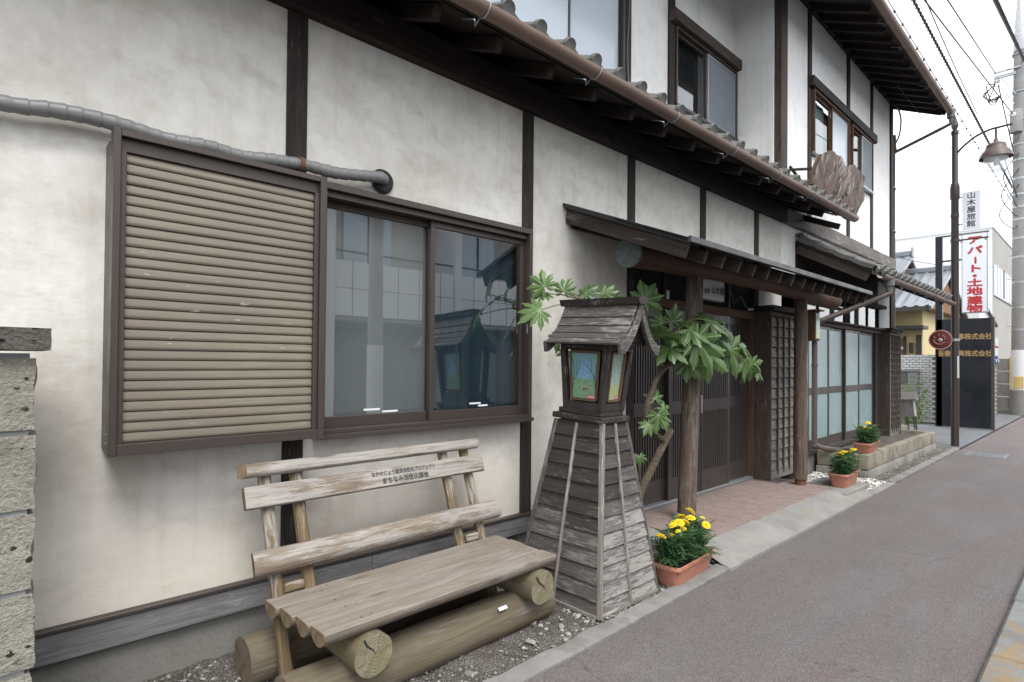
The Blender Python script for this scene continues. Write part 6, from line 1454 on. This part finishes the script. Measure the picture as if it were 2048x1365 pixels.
pd('wall', [(25.9, 3.35, 0), (29.6, 3.35, 0), (29.6, 3.35, 3.1), (26.6, 3.35, 3.75), (25.9, 3.35, 3.75), (25.9, 7.0, 0), (29.6, 7.0, 0), (29.6, 7, 3.1), (26.6, 7, 3.75), (25.9, 7.0, 3.75)], [(0, 1, 2, 3, 4), (5, 9, 8, 7, 6), (0, 5, 6, 1), (1, 6, 7, 2), (2, 7, 8, 3), (3, 8, 9, 4), (4, 9, 5, 0)], 'white_wall', sh)
beam('eave_trim', (25.85, 3.30, 3.80), (26.6, 3.30, 3.80), .1, .08, 'house_trim', sh); beam('eave_trim', (26.6, 3.30, 3.80), (29.7, 3.30, 3.14), .1, .08, 'house_trim', sh); box('fascia', 25.86, 25.898, 3.3, 7, 2.0, 2.12, 'house_trim', sh, 0)
box('blue_shutter', 27.2, 29.2, 3.32, 3.348, 0.1, 1.9, 'shutter_steel', sh, .01)
b2 = thing('brick_gate_pier', 'white glazed brick pier beyond the dark company board', 'pier', (23.6, 2.85, 0))
box('core', 23.52, 23.9, 2.64, 3.0, 0, 1.55, 'grout', b2, 0)
for r in range(22):
    for c in range(3):
        y = 2.64 + .145 * (c + .3 + (.4 if r % 2 else 0)); z = .03 + .068 * (r + .5)
        if y < 2.98: link('brick', me_b, 'glaze', b2, Matrix.Translation((23.512, y, z)) @ orient(1))
sg = thing('small_apartment_sign', 'small white and blue sign with red letter above the brick pier', 'sign', (23.5, 2.8, 1.55))
box('panel', 23.49, 23.53, 2.58, 3.15, 1.86, 2.42, 'white_sign', sg, .004); box('blue_strip', 23.488, 23.53, 2.58, 3.15, 1.60, 1.858, 'blue_sign', sg, .003); box('sign_post', 23.53, 23.6, 2.7, 2.76, 1.5, 2.42, 'house_trim', sg, 0)
text('lettering', 'ト', .40, (23.485, 2.70, 2.13), FACE_CAM, 'red_ink', sg, 1.0, .008); text('lettering', 'u.com', .20, (23.483, 2.78, 1.725), FACE_CAM, 'foil', sg, 1.0, .004)
fwl = thing('grey_panel_fence', 'low grey panel fence between brick pier and utility pole', 'fence', (24.9, 2.7, 0))
for k in range(4): box('fence_panel', 24.6, 24.66, 2.42, 2.95, .12 + k * .42, .12 + k * .42 + .405, 'blockwall', fwl, .006)
box('fence_post', 24.58, 24.70, 2.36, 2.41, 0, 1.85, 'yellow_paint', fwl, .004); box('fence_base', 24.5, 24.75, 2.3, 3.0, 0, .118, 'blockwall', fwl, .01)

# ---- utility pole with cross arm, transformer can, bands
up_ = thing('utility_pole', 'tall concrete utility pole with cross arm at the right edge', 'utility pole', (24, 2.08, 0))
lathe('shaft', [(.245, 0), (.235, .9), (.226, 2.4), (.165, 11.6)], (24, 2.08, 0), 'pole', up_, 28, 30); lathe('base_sleeve', [(.27, 0), (.27, .78), (.25, .80)], (24, 2.08, 0), 'pole', up_, 28, 30); lathe('marker_sheet', [(.247, .80), (.249, .80), (.242, 2.05), (.240, 2.05)], (24, 2.08, 0), 'white_wall', up_, 28, 30)
for k in range(9):
    a = R(150 + k * 14); box('marker_stripe', 24 + .252 * math.cos(a) - .01, 24 + .252 * math.cos(a) + .01, 2.08 + .252 * math.sin(a) - .018, 2.08 + .252 * math.sin(a) + .018, .84, 1.22, 'yellow_paint', up_, .002)
lathe('spike_cap', [(.17, 11.6), (.175, 11.62), (.13, 12.6), (.05, 13.6), (.02, 14.2)], (24, 2.08, 0), 'galv', up_, 20, 30)
box('cross_arm', 23.86, 23.94, 2.05, 2.72, 10.86, 10.96, 'galv', up_, .004); box('cross_arm', 23.80, 23.86, 2.05, 2.72, 11.02, 11.08, 'galv', up_, .004); beam('arm_brace', (23.85, 2.55, 10.88), (23.85, 2.16, 10.2), .04, .03, 'galv', up_); beam('arm_brace', (23.85, 2.72, 10.9), (23.85, 2.2, 9.9), .03, .03, 'galv', up_)
for z in (2.7, 3.4, 4.2, 5.0, 5.6, 6.2, 6.6, 7.0, 7.5, 8.1, 8.6, 9.4, 10.3, 11.5): lathe('pole_band', [(.20, -.03), (.245 - z * .006, -.03), (.245 - z * .006, .03), (.20, .03)], (24, 2.08, z), 'galv', up_, 20, 30)
lathe('junction_can', [(.0, 0), (.15, .0), (.16, .05), (.16, .62), (.12, .72), (0, .74)], (23.78, 2.16, 8.95), 'pole', up_, 20, 30); rod('can_badge', (23.62, 2.2, 9.5), (23.61, 2.2, 9.5), .06, 'foil', up_, 16)
for k in range(12): beam('climbing_step', (24 - .1, 2.2, 2.8 + k * .75), (24 - .25, 2.38, 2.8 + k * .75), .02, .02, 'galv', up_)
for y in (2.68, 2.60): lathe('insulator', [(.03, -.12), (.05, -.10), (.03, -.07), (.05, -.05), (.03, -.02), (.02, 0)], (23.9, y, 10.85), 'porcelain', up_, 12, 40)
rl = random.Random(3)
for k in range(5): tube('loose_wire', [(23.9, 2.68, 10.7), (23.9 + rl.uniform(-.2, .2), 2.9 + rl.uniform(-.05, .12), 10.5 + rl.uniform(-.3, .2)), (23.9, 2.75, 10.0 + rl.uniform(0, .3)), (23.9, 2.55, 10.3)], .016, 'steelcable', up_, 6, 5)
for k in range(4): tube('loose_wire', [(23.8, 2.10, 8.8 - k * .5), (23.6, 2.4 + .05 * k, 8.2 - k * .6), (23.7, 2.25, 7.4 - k * .5), (23.8, 2.15, 6.9 - k * .3)], .014, 'steelcable', up_, 6, 5)

# ---- overhead cables, each its own thing
def cable(label, p0, p1, sag, r, mat='steelcable', twist=False, knots=0):
    p0, p1 = Vector(p0), Vector(p1); n = 26; pts = []
    for i in range(n + 1): t = i / n; p = p0.lerp(p1, t); p.z -= sag * 4 * t * (1 - t); pts.append(p)
    t_ = thing('overhead_cable', label, 'cable', p1, 'overhead cables')
    tube('cable', pts, r, mat, t_, 6)
    if twist:
        q = []
        for i in range(n * 60 + 1):
            t = i / (n * 60); p = p0.lerp(p1, t); p.z -= sag * 4 * t * (1 - t); a = t * 900; q.append(p + Vector((0, math.cos(a), math.sin(a))) * r * 1.4)
        tube('lashing_wire', q, r * .6, mat, t_, 5)
    for k in range(knots):
        t = (k + .5) / knots; p = p0.lerp(p1, t); p.z -= sag * 4 * t * (1 - t); box('cable_clip', p.x - .03, p.x + .03, p.y - r * 1.8, p.y + r * 1.8, p.z - r * 3, p.z + r * 1.2, mat, t_, 0)
    return t_
cable('thin overhead cable with clips passing just outside the upper eave gutter', (4, 3.63, 10.14), (40, 2.55, 7.33), 0.0, .011, 'steelcable', False, 60)
cable('thick bundled overhead cable running between eave and utility pole', (4, 2.90, 9.42), (30, 2.84, 8.69), 0.0, .020, 'steelcable', True)
cable('single dark cable sloping down to the utility pole shaft', (4, 3.15, 8.57), (24, 2.21, 9.53), 0.0, .016)
cable('single cable ending at the tip of the pole cross arm', (4, 1.90, 6.61), (23.85, 2.69, 11.1), 0.0, .015)
cable('thick twisted cable crossing the top right corner of the picture', (4, 1.15, 5.82), (24, 1.99, 11.26), 0.0, .022, 'cable_grey', True)
cable('short drop cable hanging from the cross arm towards the pole', (23.9, 2.62, 10.75), (23.8, 2.2, 8.2), 0.0, .018)
cable('thin service wire slanting below the bundled cable beyond the street lamp', (12, 2.7, 6.6), (24, 2.32, 7.3), 0.35, .006)
cable('thin service wire behind the company board', (14, 3.5, 3.95), (30, 3.0, 5.6), 0.2, .008, 'cable_grey')
cable('thin twisted drop wire crossing the top of the sky beside the eave', (9, 1.75, 6.5), (14.5, 1.9, 6.6), .05, .008)

# ---- across the street (seen in the window panes)
ob = thing('opposite_shop_building', 'white shop building with tiled balcony across the street, seen as reflection', 'building', (10, -9.5, 0))
box('wall', -2, 24, -14, -9.2, 0, 6.6, 'conc_wall', ob, 0)
for k in range(6):
    x = -1.6 + k * 4.2
    box('balcony_wall', x, x + 3.9, -8.1, -7.95, 2.75, 4.25, 'white_wall', ob, .01); box('balcony_floor', x, x + 3.9, -9.2, -8.1, 2.65, 2.80, 'white_wall', ob, .01); box('balcony_rail', x, x + 3.9, -8.06, -8.0, 4.50, 4.55, 'house_trim', ob, .004)
    for j in range(5): box('tile_joint', x + .5 + j * .72, x + .515 + j * .72, -7.949, -7.944, 2.76, 4.24, 'house_trim', ob, 0)
    box('tile_joint', x, x + 3.9, -7.949, -7.944, 3.5, 3.515, 'house_trim', ob, 0)
    box('roller_shutter', x + .2, x + 3.7, -9.19, -9.1, 0, 2.5, 'shutter_steel', ob, .01); box('pier', x + 3.92, x + 4.18, -9.2, -7.9, 0, 6.6, 'white_wall', ob, .01)
    box('window', x + .8, x + 2.4, -9.19, -9.12, 4.4, 5.9, 'window_pale', ob, .01); box('window_frame', x + 1.58, x + 1.64, -9.119, -9.08, 4.4, 5.9, 'house_trim', ob, 0)
box('parapet', -2, 24, -9.3, -9.0, 6.6, 7.0, 'white_wall', ob, .01)
op = thing('opposite_utility_pole', 'concrete utility pole across the street, seen as reflection in the window', 'utility pole', (6.75, -5.7, 0)); lathe('shaft', [(.19, 0), (.19, 1.3), (.185, 1.31), (.13, 10)], (6.75, -5.7, 0), 'pole', op, 20, 30); beam('cross_arm', (6.0, -5.7, 6.6), (7.5, -5.7, 6.6), .08, .08, 'galv', op)
lathe('marker_sheet', [(.193, .3), (.195, .3), (.193, 1.9), (.19, 1.9)], (6.75, -5.7, 0), 'white_wall', op, 20, 30)
